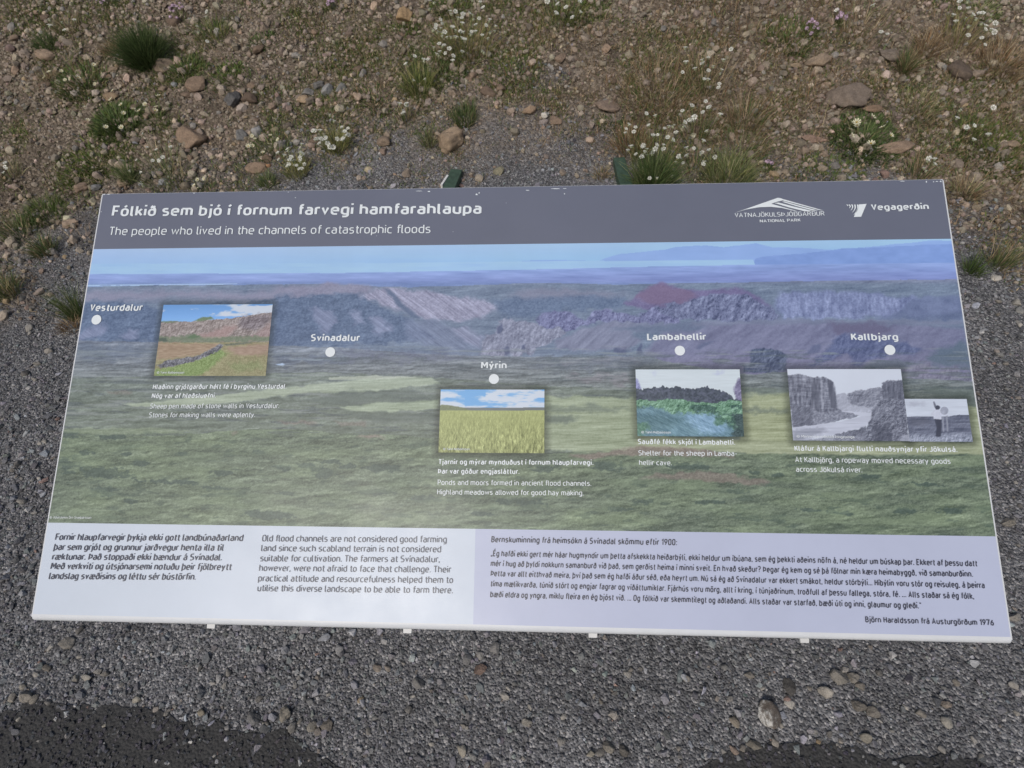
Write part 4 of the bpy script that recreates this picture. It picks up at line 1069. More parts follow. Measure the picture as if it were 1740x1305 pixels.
CAP = (
 (('Hlaðinn grjótgarður hélt fé í byrginu Vesturdal.', (259.6, 661.6), (487, 660.8), 8.6, BOLD, .08), ('Nóg var af hleðsluefni.', (257.8, 676.8), (367, 676.4), 8.6, BOLD, .08), ('Sheep pen made of stone walls in Vesturdalur.', (255, 694.4), (474.5, 693.6), 8.6, REG, .08), ('Stones for making walls were aplenty.', (253, 709.4), (433.6, 709), 8.6, REG, .08)),
 (('Tjarnir og mýrar mynduðust í fornum hlaupfarvegi.', (745, 789.2), (1008.3, 790.4), 9, BOLD, 0), ('Þar var góður engjasláttur.', (744.4, 805), (882.8, 805.6), 9, BOLD, 0), ('Ponds and moors formed in ancient flood channels.', (743.8, 824), (1004.6, 825.8), 9, REG, 0), ('Highland meadows allowed for good hay making.', (743, 840.2), (991.5, 842), 9, REG, 0)),
 (('Sauðfé fékk skjól í Lambahelli.', (1083.8, 754.8), (1249, 756.2), 9, BOLD, 0), ('Shelter for the sheep in Lamba-', (1084.8, 774), (1252.4, 775), 9, REG, 0), ('hellir cave.', (1085.9, 790.2), (1141.4, 790.8), 9, REG, 0)),
 (('Kláfur á Kallbjargi flutti nauðsynjar yfir Jökulsá.', (1349.7, 766.2), (1626.4, 768.2), 9.2, BOLD, 0), ('At Kallbjörg, a ropeway moved necessary goods', (1351, 785.4), (1614.8, 788.4), 9.4, REG, 0), ('across Jökulsá river.', (1352.4, 801.8), (1464.8, 803), 9.4, REG, 0)))
for c_ in CAP:
    q = T()
    for s, a, b_, cap, wt, sh in c_: q.line(s, a, b_, cap, wt, sh)
    q.build('caption_text', WHITE, pano)
for s, a, b_, cap in (('© Yann Kolbeinsson', (267, 635.2), (313.5, 635.2), 4.0), ('© Yann Kolbeinsson', (753, 765), (798, 765.2), 4.2), ('© Yann Kolbeinsson', (1089.5, 736.6), (1139.5, 737), 4.4), ('© Menningarmiðstöð Þingeyinga', (1353, 743.6), (1451, 745), 4.6), ('© Aðalsteinn Örn Snæþórsson', (85, 881), (156, 881.4), 4.0)):
    T().line(s, a, b_, cap, .13, 0, .0011).build('photo_credit', WHITE, pano)
q = T()
for s, a, b_ in (('Fornir hlaupfarvegir þykja ekki gott landbúnaðarland', (93.6, 918), (412.6, 919.6)), ('þar sem grjót og grunnur jarðvegur henta illa til', (91, 935), (379.4, 936.2)), ('ræktunar. Það stoppaði ekki bændur á Svínadal.', (88.2, 951.4), (376.6, 952.6)), ('Með verkviti og útsjónarsemi notuðu þeir fjölbreytt', (85.8, 967.4), (392.6, 969)), ('landslag svæðisins og léttu sér bústörfin.', (82.8, 984.2), (332.5, 985.6))):
    q.line(s, a, b_, 11.6, MED, .07)
q.build('body_text', DARKER, white_panel, 'Icelandic column in dark italic letters')
q = T()
for s, a, b_ in (('Old flood channels are not considered good farming', (445.4, 920.2), (759, 922.2)), ('land since such scabland terrain is not considered', (443.7, 936.8), (749.4, 938.8)), ('suitable for cultivation. The farmers at Svínadalur,', (442, 954), (747.2, 955.8)), ('however, were not afraid to face that challenge. Their', (440.3, 970.5), (766, 973.2)), ('practical attitude and resourcefulness helped them to', (438.6, 988), (769.8, 991)), ('utilise this diverse landscape to be able to farm there.', (437.2, 1004.7), (769.4, 1008.4))):
    q.line(s, a, b_, 11.4, REG, 0)
q.build('body_text', DARK, white_panel, 'English column in upright grey letters')
q = T()
q.line('Bernskuminning frá heimsókn á Svínadal skömmu eftir 1900:', (834.4, 921.6), (1150, 926.8), 10.6, .19, .08)
for s, a, b_ in (('„Ég hafði ekki gert mér háar hugmyndir um þetta afskekkta heiðarbýli, ekki heldur um íbúana, sem ég þekkti aðeins nöfn á, né heldur um búskap þar. Ekkert af þessu datt', (833.6, 945.3), (1660, 962.6)), ('mér í hug að þyldi nokkurn samanburð við það, sem gerðist heima í minni sveit. En hvað skeður? Þegar ég kem og sé þá fölnar mín kæra heimabyggð, við samanburðinn.', (833.4, 962.2), (1652.8, 980.5)), ('Þetta var allt eitthvað meira, því það sem ég hafði áður séð, eða heyrt um. Nú sá ég að Svínadalur var ekkert smákot, heldur stórbýli... Híbýlin voru stór og reisuleg, á þeirra', (833.4, 979.1), (1672.8, 999.8)), ('tíma mælikvarða, túnið stórt og engjar fagrar og víðáttumiklar. Fjárhús voru mörg, allt í kring, í túnjaðrinum, troðfull af þessu fallega, stóra, fé. ... Alls staðar sá ég fólk,', (833, 996.7), (1654.8, 1018.1)), ('bæði eldra og yngra, miklu fleira en ég bjóst við. ... Og fólkið var skemmtilegt og aðlaðandi. Alls staðar var starfað, bæði úti og inni, glaumur og gleði.“', (832.5, 1014.7), (1564.8, 1034.3))):
    q.line(s, a, b_, 10.3, .195, .08)
q.line('Björn Haraldsson frá Austurgörðum 1976', (1470, 1057.4), (1688.5, 1063), 10.2, .185, .04)
q.build('body_text', DARKER, lilac_panel, 'quoted memoir in bold dark italic letters')

# chipped edge: bare white flecks along the upper lip
r_ = random.Random(5)
def fleck(x, y, w_, h_):
    n = 7; ch = T(); ch.shape([(x + w_ * math.cos(k / n * 6.283) * r_.uniform(.5, 1), y + h_ * math.sin(k / n * 6.283) * r_.uniform(.5, 1)) for k in range(n)], .00035); ch.build('paint_chip', WHITE, header)
for x, y, w_, h_ in ((177, 330.6, 3, .7), (185, 330.4, 4, .6), (330, 328.3, 2.4, .6), (490, 326.6, 2.2, .6), (502, 336, 1.6, .7), (712, 324.8, 9, .5), (729, 325.4, 3.4, 1.1), (810, 330.6, 2.6, 1.8), (814, 328, 1.2, 1.6), (896, 323.5, 4, .8), (945, 320.8, 11, .6), (959, 329.6, 1.4, 1), (960, 320.6, 4, .5), (1533, 308.2, 5, .6), (1574, 309, 1.6, 2.0), (1586, 309, 1.6, 1.2), (1592, 308.6, 3, .9), (1598, 308.4, 2, 1.4), (1599.5, 305.4, 2, .8), (172, 360, 1.2, .6), (245, 362, .7, .5), (640, 401, .8, .5), (770, 394, 1, .5), (860, 345, .7, .5)):
    fleck(x, y, w_, h_)

# brackets whose ends show under the lower lip
for x, y in ((348, 1063.0), (688, 1068.6), (1009, 1076.4), (1376, 1088.6)):
    u_, _ = uv(x, y)
    bm = bmesh.new(); r = bmesh.ops.create_cube(bm, size=1)
    for v in r['verts']: v.co = Vector((float(u_) + v.co.x * 0.0105, 0.14 + v.co.y * 0.295, -0.0165 + v.co.z * 0.004))
    bmesh.ops.bevel(bm, geom=bm.edges[:], offset=0.001, segments=1)
    me = bpy.data.meshes.new('bracket'); bm.to_mesh(me); bm.free()
    sign_part('bracket', me, plain('white bracket paint', (0.62, 0.63, 0.63), 0.5))

# green timber stand: posts, sloping rails under the panel and long feet on the gravel
M_GREEN = plain('weathered green paint', S2L((64, 84, 70)), 0.6, 0.35, 55, 0.4)
def bar(name, a, b_, w_, h_, up=Vector((0, 0, 1)), mat=M_GREEN):
    a, b_ = Vector(a), Vector(b_); d = (b_ - a).normalized()
    s = d.cross(up).normalized(); u_ = s.cross(d)
    bm = bmesh.new(); vs = []
    for p in (a, b_):
        for i, j in ((-1, -1), (1, -1), (1, 1), (-1, 1)):
            vs.append(bm.verts.new(p + s * (i * w_ / 2) + u_ * (j * h_ / 2)))
    for f in ((0, 1, 2, 3), (7, 6, 5, 4), (0, 4, 5, 1), (1, 5, 6, 2), (2, 6, 7, 3), (3, 7, 4, 0)): bm.faces.new([vs[k] for k in f])
    bmesh.ops.recalc_face_normals(bm, faces=bm.faces)
    bmesh.ops.bevel(bm, geom=bm.edges[:], offset=0.0025, segments=1)
    bmesh.ops.translate(bm, verts=bm.verts, vec=-Vector((0, .30, 0)))
    me = bpy.data.meshes.new(name); bm.to_mesh(me); bm.free(); me.shade_flat()
    o = bpy.data.objects.new(name, me); COL.objects.link(o); me.materials.append(mat); o.parent = sign
    return o
FEET = (((776.0, 289.0), (761.5, 323.0)), ((1051.5, 269.0), (1064.5, 317.0)))
for far_px, near_px in FEET:
    pf, s1 = at(*far_px); pn, s2 = at(*near_px)
    H = 0.045
    lift = lambda p: CAM + (p - CAM) * ((CAM[2] - H) / (CAM[2] - p[2]))        # same sight line, at the timber's upper face
    qf, qn = lift(pf), lift(pn)
    d = (qn - qf) / np.linalg.norm(qn - qf)
    L_ = (qf[1] - 0.24) / abs(d[1])
    q0 = qf + d * L_
    zc = H - 0.0225
    foot = bar('foot', (q0[0], q0[1], zc), (qf[0], qf[1], zc + 0.004), 0.047, 0.045)
    xb = float(q0[0] + (qf[0] - q0[0]) * (0.30 - q0[1]) / (qf[1] - q0[1]))
    zt = ZB + math.tan(TILT) * 0.30 - 0.075
    bar('post', (xb, 0.30, 0.045), (xb, 0.30, zt), 0.07, 0.07, Vector((0, 1, 0)))
    c, s = math.cos(TILT), math.sin(TILT)
    r0 = np.array([xb, 0, ZB]) + TB @ np.array([0, 0.06, -0.042]); r1 = np.array([xb, 0, ZB]) + TB @ np.array([0, 0.54, -0.042])
    bar('rail', r0, r1, 0.06, 0.045)
    if far_px[0] < 900:                               # pale strip standing against the left foot
        wa, wb = [CAM + (p - CAM) * ((CAM[2] - .05) / (CAM[2] - p[2])) for p in (at(750, 315)[0], at(761, 298)[0])]
        bar('white_strip', (wa[0], wa[1], 0.028), (wb[0], wb[1], 0.028), 0.008, 0.05, mat=plain('white plastic', (0.72, 0.72, 0.70), 0.5))

# ------------------------------------------------------------------ single stones
def rock_mesh(seed, planes=13, rough=0.07, sub=4):
    r = random.Random(seed)
    bm = bmesh.new(); bmesh.ops.create_icosphere(bm, subdivisions=sub, radius=1)
    P_ = [(Vector((r.gauss(0, 1), r.gauss(0, 1), r.gauss(0, 1))).normalized(), r.uniform(.48, .88)) for _ in range(planes)]
    off = Vector((r.uniform(-50, 50), r.uniform(-50, 50), 0))
    for v in bm.verts:
        d = v.co.normalized(); k = 1.0
        for n_, h in P_:
            q = d.dot(n_)
            if q > .05: k = min(k, h / q)
        k *= 1 + rough * mnoise.fractal(d * 2.4 + off, 1.0, 2.0, 4) + 0.035 * mnoise.fractal(d * 7 + off, 0.9, 2.0, 4)
        v.co = d * k
    mx_ = [max(abs(v.co[i]) for v in bm.verts) for i in range(3)]
    for v in bm.verts: v.co = Vector([v.co[i] / mx_[i] for i in range(3)])
    me = bpy.data.meshes.new('stone'); bm.to_mesh(me); bm.free(); me.shade_smooth()
    me.materials.append(M_STONE)
    return me
ROCKS = [rock_mesh(900 + i, 8 + i % 6, 0.08 + 0.04 * (i % 3)) for i in range(14)]
PEBBLES = [rock_mesh(950 + i, 12, 0.07, 3) for i in range(10)]

def put_stone(px, py, w_, h_, srgb, label=None, group=None, tall=None, name='stone', big=True, yaw=None):
    p, s = at(px, py + 0.18 * h_)
    o = bpy.data.objects.new(name, rnd.choice(ROCKS if big else PEBBLES)); COL.objects.link(o)
    el = math.asin(min(1, max(.2, (CAM[2] - p[2]) / np.linalg.norm(CAM - p))))
    hw = w_ * s / 2
    hh = h_ * s / 2
    hz = min(hw, hh) * (tall or .62)
    hy = max(hh * .55, (hh - hz * math.cos(el) * .6) / max(math.sin(el), .35))
    hy = min(hy, hw * 1.5)
    o.scale = (hw, hy, hz)
    o.rotation_euler = (rnd.uniform(-.15, .15), rnd.uniform(-.15, .15), rnd.uniform(-.25, .25) if yaw is None else yaw)
    o.location = (p[0], p[1], p[2] + hz * (.28 if py < 460 else .4))
    c = np.array(srgb, float); dk_ = .58 if py < 460 else .36; c = S2L(c * dk_ + c.mean() * (1 - dk_) + np.array([3, 0, -5])) * 1.2
    o.color = (*c, 1)
    tag(o, label, 'stone', group)
    return o
TRACED = [
 (768, 238, 50, 46, (150, 125, 100), 'flat-topped tan boulder on the gravel just behind the sign\'s upper edge', .95, 0.1),
 (328, 231, 54, 42, (138, 112, 92), 'pyramid-shaped brown rock above the sign\'s title lettering', .9, 0.2),
 (281, 110, 46, 28, (136, 116, 98), 'rounded brown rock at the foot of the big dark green tussock', .9, 0),
 (688, 27, 28, 27, (168, 132, 88), 'ochre round stone standing on bare soil near the top edge', 1.0, 0),
 (1515, 248, 68, 30, (142, 116, 96), 'long flat brown rock below the mat of cream flowers', .8, 0),
 (1386, 235, 52, 15, (140, 110, 96), 'low pinkish flat stone left of the cream flower mat', .8, 0),
 (1438, 158, 72, 48, (118, 104, 95), 'large lichen-mottled grey brown boulder on the right bank', .8, 0),
 (1482, 183, 34, 18, (134, 106, 84), 'small brown stone leaning by the lichen-mottled boulder', .8, 0),
 (1629, 120, 42, 32, (98, 84, 76), 'dark brown rock beside a small blue grey stone', .9, 0),
 (1604, 114, 14, 13, (118, 124, 128), 'small blue grey stone touching the dark brown rock', .9, 0),
 (1388, 102, 46, 28, (146, 124, 102), 'angular tan rock with a crack on the upper right bank', .9, 0),
 (1352, 110, 22, 12, (148, 126, 98), 'small tan stone left of the cracked tan rock', .8, 0),
 (1511, 91, 42, 24, (116, 104, 96), 'flat grey rock behind the yellowish grass on the right bank', .8, 0),
 (399, 167, 27, 31, (84, 86, 92), 'dark grey lava stone standing behind a pale oval one', 1.0, 0),
 (413, 185, 23, 18, (168, 152, 142), 'pale oval stone in front of the dark grey lava stone', 1.0, 0),
 (297, 144, 13, 11, (120, 128, 138), 'tiny blue grey pebble alone on the left bank', 1.0, 0),
 (338, 143, 42, 24, (128, 104, 86), 'brown rock right of the tiny blue grey pebble', .8, 0),
 (525, 157, 20, 16, (118, 118, 120), 'grey stone at the left of the heaped grey stones', .9, 0),
 (518, 169, 22, 19, (158, 130, 100), 'tan stone in front of the heaped grey stones', .9, 0),
 (542, 145, 22, 16, (100, 102, 106), 'dark grey stone at the back of the heaped stones', .9, 0),
 (558, 154, 24, 24, (134, 138, 142), 'pale bluish stone in the middle of the heaped stones', 1.0, 0),
 (580, 150, 22, 18, (108, 112, 116), 'grey stone at the right of the heaped stones', .9, 0),
 (527, 172, 20, 16, (118, 106, 96), 'brown grey stone at the foot of the heaped stones', .9, 0),
 (411, 229, 24, 24, (104, 108, 114), 'dark speckled stone left of an upright pale one', 1.0, 0),
 (439, 224, 18, 25, (142, 144, 148), 'upright pale grey stone beside a dark speckled one', 1.1, 0),
 (80, 90, 46, 21, (142, 118, 98), 'flat tan rock under the small tuft at the upper left', .8, 0),
 (190, 119, 32, 12, (146, 122, 100), 'thin tan stone left of the big tussock\'s foot', .7, 0),
 (188, 163, 32, 15, (140, 114, 86), 'flat tan stone with a dark underside on the left bank', .7, 0),
 (279, 310, 21, 15, (124, 130, 140), 'bluish grey stone close above the sign\'s upper left corner', .9, 0),
 (140, 318, 28, 18, (132, 108, 92), 'brown stone near the sign\'s upper left corner', .9, 0),
 (165, 318, 18, 15, (112, 116, 124), 'grey blue pebble touching a brown stone by the sign\'s corner', .9, 0),
 (121, 379, 34, 18, (150, 126, 106), 'tan flat stone left of the sign\'s grey header', .8, 0),
 (92, 427, 19, 16, (140, 136, 134), 'pale grey stone under the grass left of the header', 1.0, 0),
 (440, 285, 46, 20, (138, 112, 92), 'brown rock with an orange end just above the sign', .8, 0),
 (455, 281, 12, 9, (190, 126, 84), 'small orange stone on the end of a brown rock', .9, 0),
 (899, 186, 26, 19, (152, 122, 96), 'tan angular stone near a white pebble behind the sign', .9, 0),
 (926, 195, 14, 14, (198, 194, 186), 'white pebble on the gravel behind the sign', 1.0, 0),
 (924, 208, 20, 12, (140, 128, 126), 'pinkish grey stone below the white pebble', .8, 0),
 (1034, 178, 48, 24, (126, 106, 94), 'flat brown slab sunk in dry grass behind the sign', .6, 0),
 (1696, 284, 19, 16, (158, 152, 146), 'pale rounded stone at the right margin above the sign', 1.0, 0),
 (1503, 295, 18, 18, (134, 104, 98), 'reddish stone just above the two emblems', 1.0, 0),
 (626, 287, 16, 12, (162, 148, 116), 'cream stone on gravel above the title', .9, 0),
 (955, 292, 17, 14, (142, 126, 112), 'beige stone on gravel between the two green feet', .9, 0),
 (1303, 1199, 40, 58, (112, 102, 92), 'large angular stone with a white crust in front of the sign', .9, .35),
 (1401, 1172, 27, 24, (146, 140, 130), 'pale rounded stone right of the large white-crusted one', .8, 0),
 (1341, 1161, 22, 32, (72, 74, 82), 'dark slate stone above the large white-crusted one', .6, .1),
 (1459, 1198, 26, 20, (104, 100, 96), 'pitted grey stone paired with another right of the pale one', .8, -.3),
 (1481, 1206, 26, 22, (110, 106, 102), 'pitted grey stone, right one of a touching pair', .8, -.4),
 (1424, 1146, 30, 30, (118, 116, 112), 'porous grey stone near the lower lip of the sign', .8, 0),
 (1450, 1149, 19, 20, (122, 118, 112), 'small porous stone beside the bigger porous one', .8, 0),
 (1247, 1223, 16, 22, (124, 112, 96), 'tan pointed stone left of the large white-crusted one', .7, .2),
 (1608, 1223, 18, 22, (138, 136, 128), 'pale egg-shaped stone at the lower right', .8, 0),
 (1472, 1252, 24, 18, (126, 122, 108), 'yellowish speckled stone near the asphalt on the right', .8, -.3),
 (1607, 1195, 20, 14, (132, 114, 102), 'pinkish flat stone above the pale egg-shaped one', .8, 0),
 (1389, 1258, 12, 9, (150, 116, 72), 'small orange pebble on the right asphalt edge', .9, -.6),
 (1246, 1272, 18, 15, (140, 112, 98), 'pinkish stone at the tip of the right asphalt patch', .8, -.4),
 (1281, 1263, 24, 18, (110, 106, 98), 'grey stone bordering the right asphalt patch', .8, 0),
 (117, 1090, 25, 22, (128, 124, 118), 'pale grey oval stone below the sign\'s lower left corner', .8, .4),
 (136, 1069, 16, 15, (96, 97, 100), 'dark grey stone tucked under the sign\'s lower left edge', .7, .6),
 (148, 1149, 22, 14, (148, 144, 134), 'cream flat stone left of two small grey stones', .8, 0),
 (168, 1139, 15, 12, (122, 122, 120), 'small grey stone beside the cream flat stone', .8, 0),
 (180, 1144, 15, 13, (116, 112, 106), 'small brownish stone right of the cream flat stone', .8, 0),
 (46, 1179, 26, 24, (134, 128, 118), 'largest pale stone of the cluster at the lower left', .9, 0),
 (23, 1183, 12, 20, (136, 130, 120), 'upright oval stone left of the largest pale one', .8, 0),
 (59, 1185, 13, 19, (124, 118, 108), 'slanted stone right of the largest pale one', .8, -.4),
 (39, 1165, 12, 12, (130, 126, 116), 'small pale stone above the largest one at lower left', .8, 0),
 (234, 1186, 14, 15, (150, 144, 126), 'cream three-cornered pebble above the left asphalt', .8, .2),
 (432, 1218, 24, 24, (92, 98, 110), 'bluish grey stone at the edge of the left asphalt', .8, 0),
 (486, 1210, 22, 28, (138, 130, 114), 'tan faceted stone above the point of the left asphalt', .9, 0),
 (343, 1208, 15, 15, (140, 128, 102), 'ochre porous pebble above the left asphalt edge', .8, 0),
 (530, 1229, 18, 22, (126, 122, 112), 'grey stone right of the tan faceted one', .8, -.3),
 (557, 1229, 20, 25, (106, 100, 94), 'brownish oval stone in the gravel below the title columns', .7, -.5),
 (527, 1189, 14, 14, (104, 112, 124), 'small blue grey stone above the grey and brownish ones', .8, 0),
 (452, 1229, 13, 10, (130, 126, 116), 'small pale stone between the bluish and the tan stones', .8, 0),
 (817, 1134, 24, 20, (122, 88, 80), 'reddish stone under the middle of the sign', .8, .3),
 (711, 1158, 22, 22, (98, 102, 110), 'grey porous stone under the white text panel', .8, 0),
 (642, 1133, 16, 15, (128, 114, 104), 'pinkish beige pebble in front of the white panel', .8, 0),
 (659, 1134, 13, 13, (124, 112, 104), 'round pebble touching a pinkish beige one', .8, 0),
 (785, 1272, 17, 22, (150, 142, 122), 'tan egg-shaped pebble near the bottom edge', .8, 0),
 (1043, 1210, 19, 19, (138, 134, 130), 'smooth pale oval pebble right of centre in front', .8, -.4),
 (842, 1097, 18, 24, (112, 114, 122), 'three-cornered grey stone close under the sign\'s middle', .8, 0),
 (793, 1117, 17, 23, (112, 116, 126), 'pointed bluish stone left of the reddish one', .8, -.4),
 (816, 1111, 13, 16, (124, 126, 130), 'small grey stone above the reddish one', .8, 0),
 (895, 1226, 20, 14, (142, 138, 128), 'pale angular pebble below the lilac panel', .8, 0),
 (614, 1186, 10, 18, (140, 118, 86), 'slim tan sliver of stone in front', .7, -.5),
 (372, 1150, 12, 16, (136, 140, 148), 'pale grey upright pebble under the English column', .7, -.2),
 (1034, 1266, 24, 20, (118, 114, 106), 'porous beige stone near the bottom, right of centre', .8, 0),
 (1060, 1272, 20, 20, (92, 90, 90), 'dark grey block beside the porous beige stone', .8, 0),
 (1004, 1280, 16, 14, (146, 138, 116), 'yellowish pebble left of the porous beige stone', .8, 0),
 (33, 1221, 10, 9, (160, 154, 140), 'pale pebble lying on the left asphalt near its edge', .9, .6),
 (178, 1232, 7, 13, (148, 142, 122), 'pale sliver lying on the left asphalt', .8, -.5),
 (263, 1227, 7, 6, (140, 140, 138), 'tiny pale chip on the left asphalt below a three-cornered pebble', .9, 0),
 (386, 1235, 9, 11, (140, 140, 146), 'white angular chip lying on the left asphalt', .8, .3),
 (365, 1283, 7, 8, (160, 158, 150), 'tiny white chip low on the left asphalt', .9, 0),
 (67, 1258, 7, 6, (134, 134, 134), 'tiny grey chip in the middle of the left asphalt', .9, 0),
 (85, 595 + 0, 14, 12, (132, 128, 124), 'pale stone in gravel left of the sign\'s photo of a wall', .9, 0),
 (66, 618, 13, 12, (128, 124, 118), 'grey stone in the gravel path left of the sign', .9, 0),
 (38, 850, 16, 14, (134, 132, 128), 'rounded pale stone in gravel left of the credits line', .9, 0),
 (1712, 885, 26, 20, (128, 124, 116), 'large beige stone right of the lilac panel', .9, .3),
 (1722, 1046, 22, 18, (124, 122, 120), 'grey stone beside the sign\'s lower right corner', .9, .4),
]
for px, py, w_, h_, c, lb, tl_, yw in TRACED:
    st = put_stone(px, py, w_, h_, c, lb, None, tl_, yaw=yw, big=w_ > 18)
    if 'white crust in front' in lb:
        st.data = rock_mesh(4242, 9, .07); st.data.materials.clear(); st.data.materials.append(M_CRUST)

# many more pebbles nothing tells apart, kept few enough to stay single
def loose(n, region, cols, smin, smax, label, group, soil):
    k = 0; tries = 0
    while k < n and tries < n * 60:
        tries += 1
        px, py = rnd.uniform(*region[0]), rnd.uniform(*region[1])
        u_, v_ = uv(px, py)
        if -.02 < u_ < UW + .02 and -.03 < v_ < UH + .02: continue
        p, s = at(px, py)
        if inside(APOLY, np.array([p[0]]), np.array([p[1]]))[0]: continue
        if abs(float(soil_mask(np.array([p[0]]), np.array([p[1]]))[0]) - soil) > .5: continue
        w_ = smin * (1 - rnd.random() * .93) ** (-1 / 2.6); w_ = min(w_, smax)
        c = np.array(rnd.choice(cols)) * rnd.uniform(.85, 1.12)
        put_stone(px, py, w_, w_ * rnd.uniform(.62, 1.0), c, label, group, rnd.uniform(.6, .9), big=False, yaw=rnd.uniform(-1.5, 1.5))
        k += 1
GREYS = [(120, 120, 121), (134, 132, 129), (148, 145, 138), (106, 107, 111), (128, 121, 114), (114, 120, 127), (156, 152, 144)]
BROWNS = [(134, 110, 92), (120, 98, 82), (146, 122, 100), (126, 112, 102), (152, 128, 108), (110, 90, 78)]
loose(96, ((0, 1740), (1075, 1290)), GREYS, 9, 19, 'unremarkable grey pebble in the loose gravel before the sign', 'pebbles in the gravel before the sign', 0)
loose(20, ((0, 150), (470, 1050)), GREYS, 8, 17, 'unremarkable grey pebble in the gravel strip left of the sign', 'pebbles left of the sign', 0)
loose(18, ((1600, 1740), (460, 1060)), GREYS, 8, 17, 'unremarkable grey pebble in the gravel strip right of the sign', 'pebbles right of the sign', 0)
loose(34, ((0, 640), (0, 330)), BROWNS, 12, 26, 'unremarkable brown stone half sunk in the left half of the bank', 'stones on the left bank', 1)
loose(28, ((640, 1740), (0, 330)), BROWNS, 12, 26, 'unremarkable brown stone half sunk in the right half of the bank', 'stones on the right bank', 1)

# ------------------------------------------------------------------ grass and flowers
def blades(pos, az, lean, length, width, cols, bend=0.5):
    n = len(pos)
    d = np.stack([np.cos(az), np.sin(az), np.zeros(n)], -1)
    side = np.stack([-np.sin(az), np.cos(az), np.zeros(n)], -1)
    ta = rng.uniform(0, np.pi, n); fd = np.stack([np.cos(ta), np.sin(ta), np.zeros(n)], -1)
    up = np.array([0, 0, 1.0])
    a1 = lean; a2 = lean + bend
    m = pos + (d * np.sin(a1)[:, None] + up * np.cos(a1)[:, None]) * (length * .52)[:, None]
    t_ = m + (d * np.sin(a2)[:, None] + up * np.cos(a2)[:, None]) * (length * .48)[:, None]
    w_ = width[:, None] / 2
    V = np.stack([pos - fd * w_, pos + fd * w_, m - fd * w_ * .8, m + fd * w_ * .8, t_], 1)
    b0 = np.arange(n)[:, None] * 5
    return V.reshape(-1, 3), b0 + np.array([[2, 3, 4]]), b0 + np.array([[0, 1, 3, 2]]), np.repeat(cols, 5, 0)
def blade_mesh(name, *parts):
    V, F3, F4, C_, o = [], [], [], [], 0
    for v, a, b_, c in parts:
        V.append(v); F3.append(a + o); F4.append(b_ + o); C_.append(c); o += len(v)
    me = np_mesh(name, np.concatenate(V), np.concatenate(F3), np.concatenate(F4), np.concatenate(C_), flat=False)
    me.materials.append(M_LEAF)
    return me
PAL = {'dark': [(0.038, 0.062, 0.022), (0.055, 0.082, 0.028), (0.075, 0.10, 0.038), (0.045, 0.058, 0.024)],
       'green': [(0.06, 0.10, 0.032), (0.085, 0.125, 0.042), (0.11, 0.14, 0.055), (0.075, 0.095, 0.04)],
       'pale': [(0.15, 0.17, 0.075), (0.20, 0.21, 0.10), (0.12, 0.145, 0.06), (0.25, 0.235, 0.13)],
       'yellow': [(0.20, 0.20, 0.065), (0.25, 0.235, 0.10), (0.15, 0.17, 0.05), (0.30, 0.26, 0.13)],
       'dry': [(0.27, 0.21, 0.13), (0.34, 0.27, 0.17), (0.20, 0.15, 0.09), (0.16, 0.11, 0.065)],
       'rust': [(0.17, 0.095, 0.05), (0.22, 0.14, 0.075), (0.13, 0.085, 0.05), (0.26, 0.19, 0.11)],
       'moss': [(0.075, 0.105, 0.022), (0.10, 0.13, 0.03), (0.065, 0.085, 0.022), (0.13, 0.145, 0.045)]}
def pal(n, *mix):
    """colours drawn from named palettes in the given shares"""
    names = [m_[0] for m_ in mix]; sh = np.array([m_[1] for m_ in mix], float); sh /= sh.sum()
    w_ = rng.choice(len(names), n, p=sh); out = np.zeros((n, 3))
    for i, nm in enumerate(names):
        k = np.nonzero(w_ == i)[0]; P_ = np.array(PAL[nm])
        out[k] = P_[rng.integers(0, len(P_), len(k))] * rng.uniform(.8, 1.25, (len(k), 1)) * 1.5
    return out

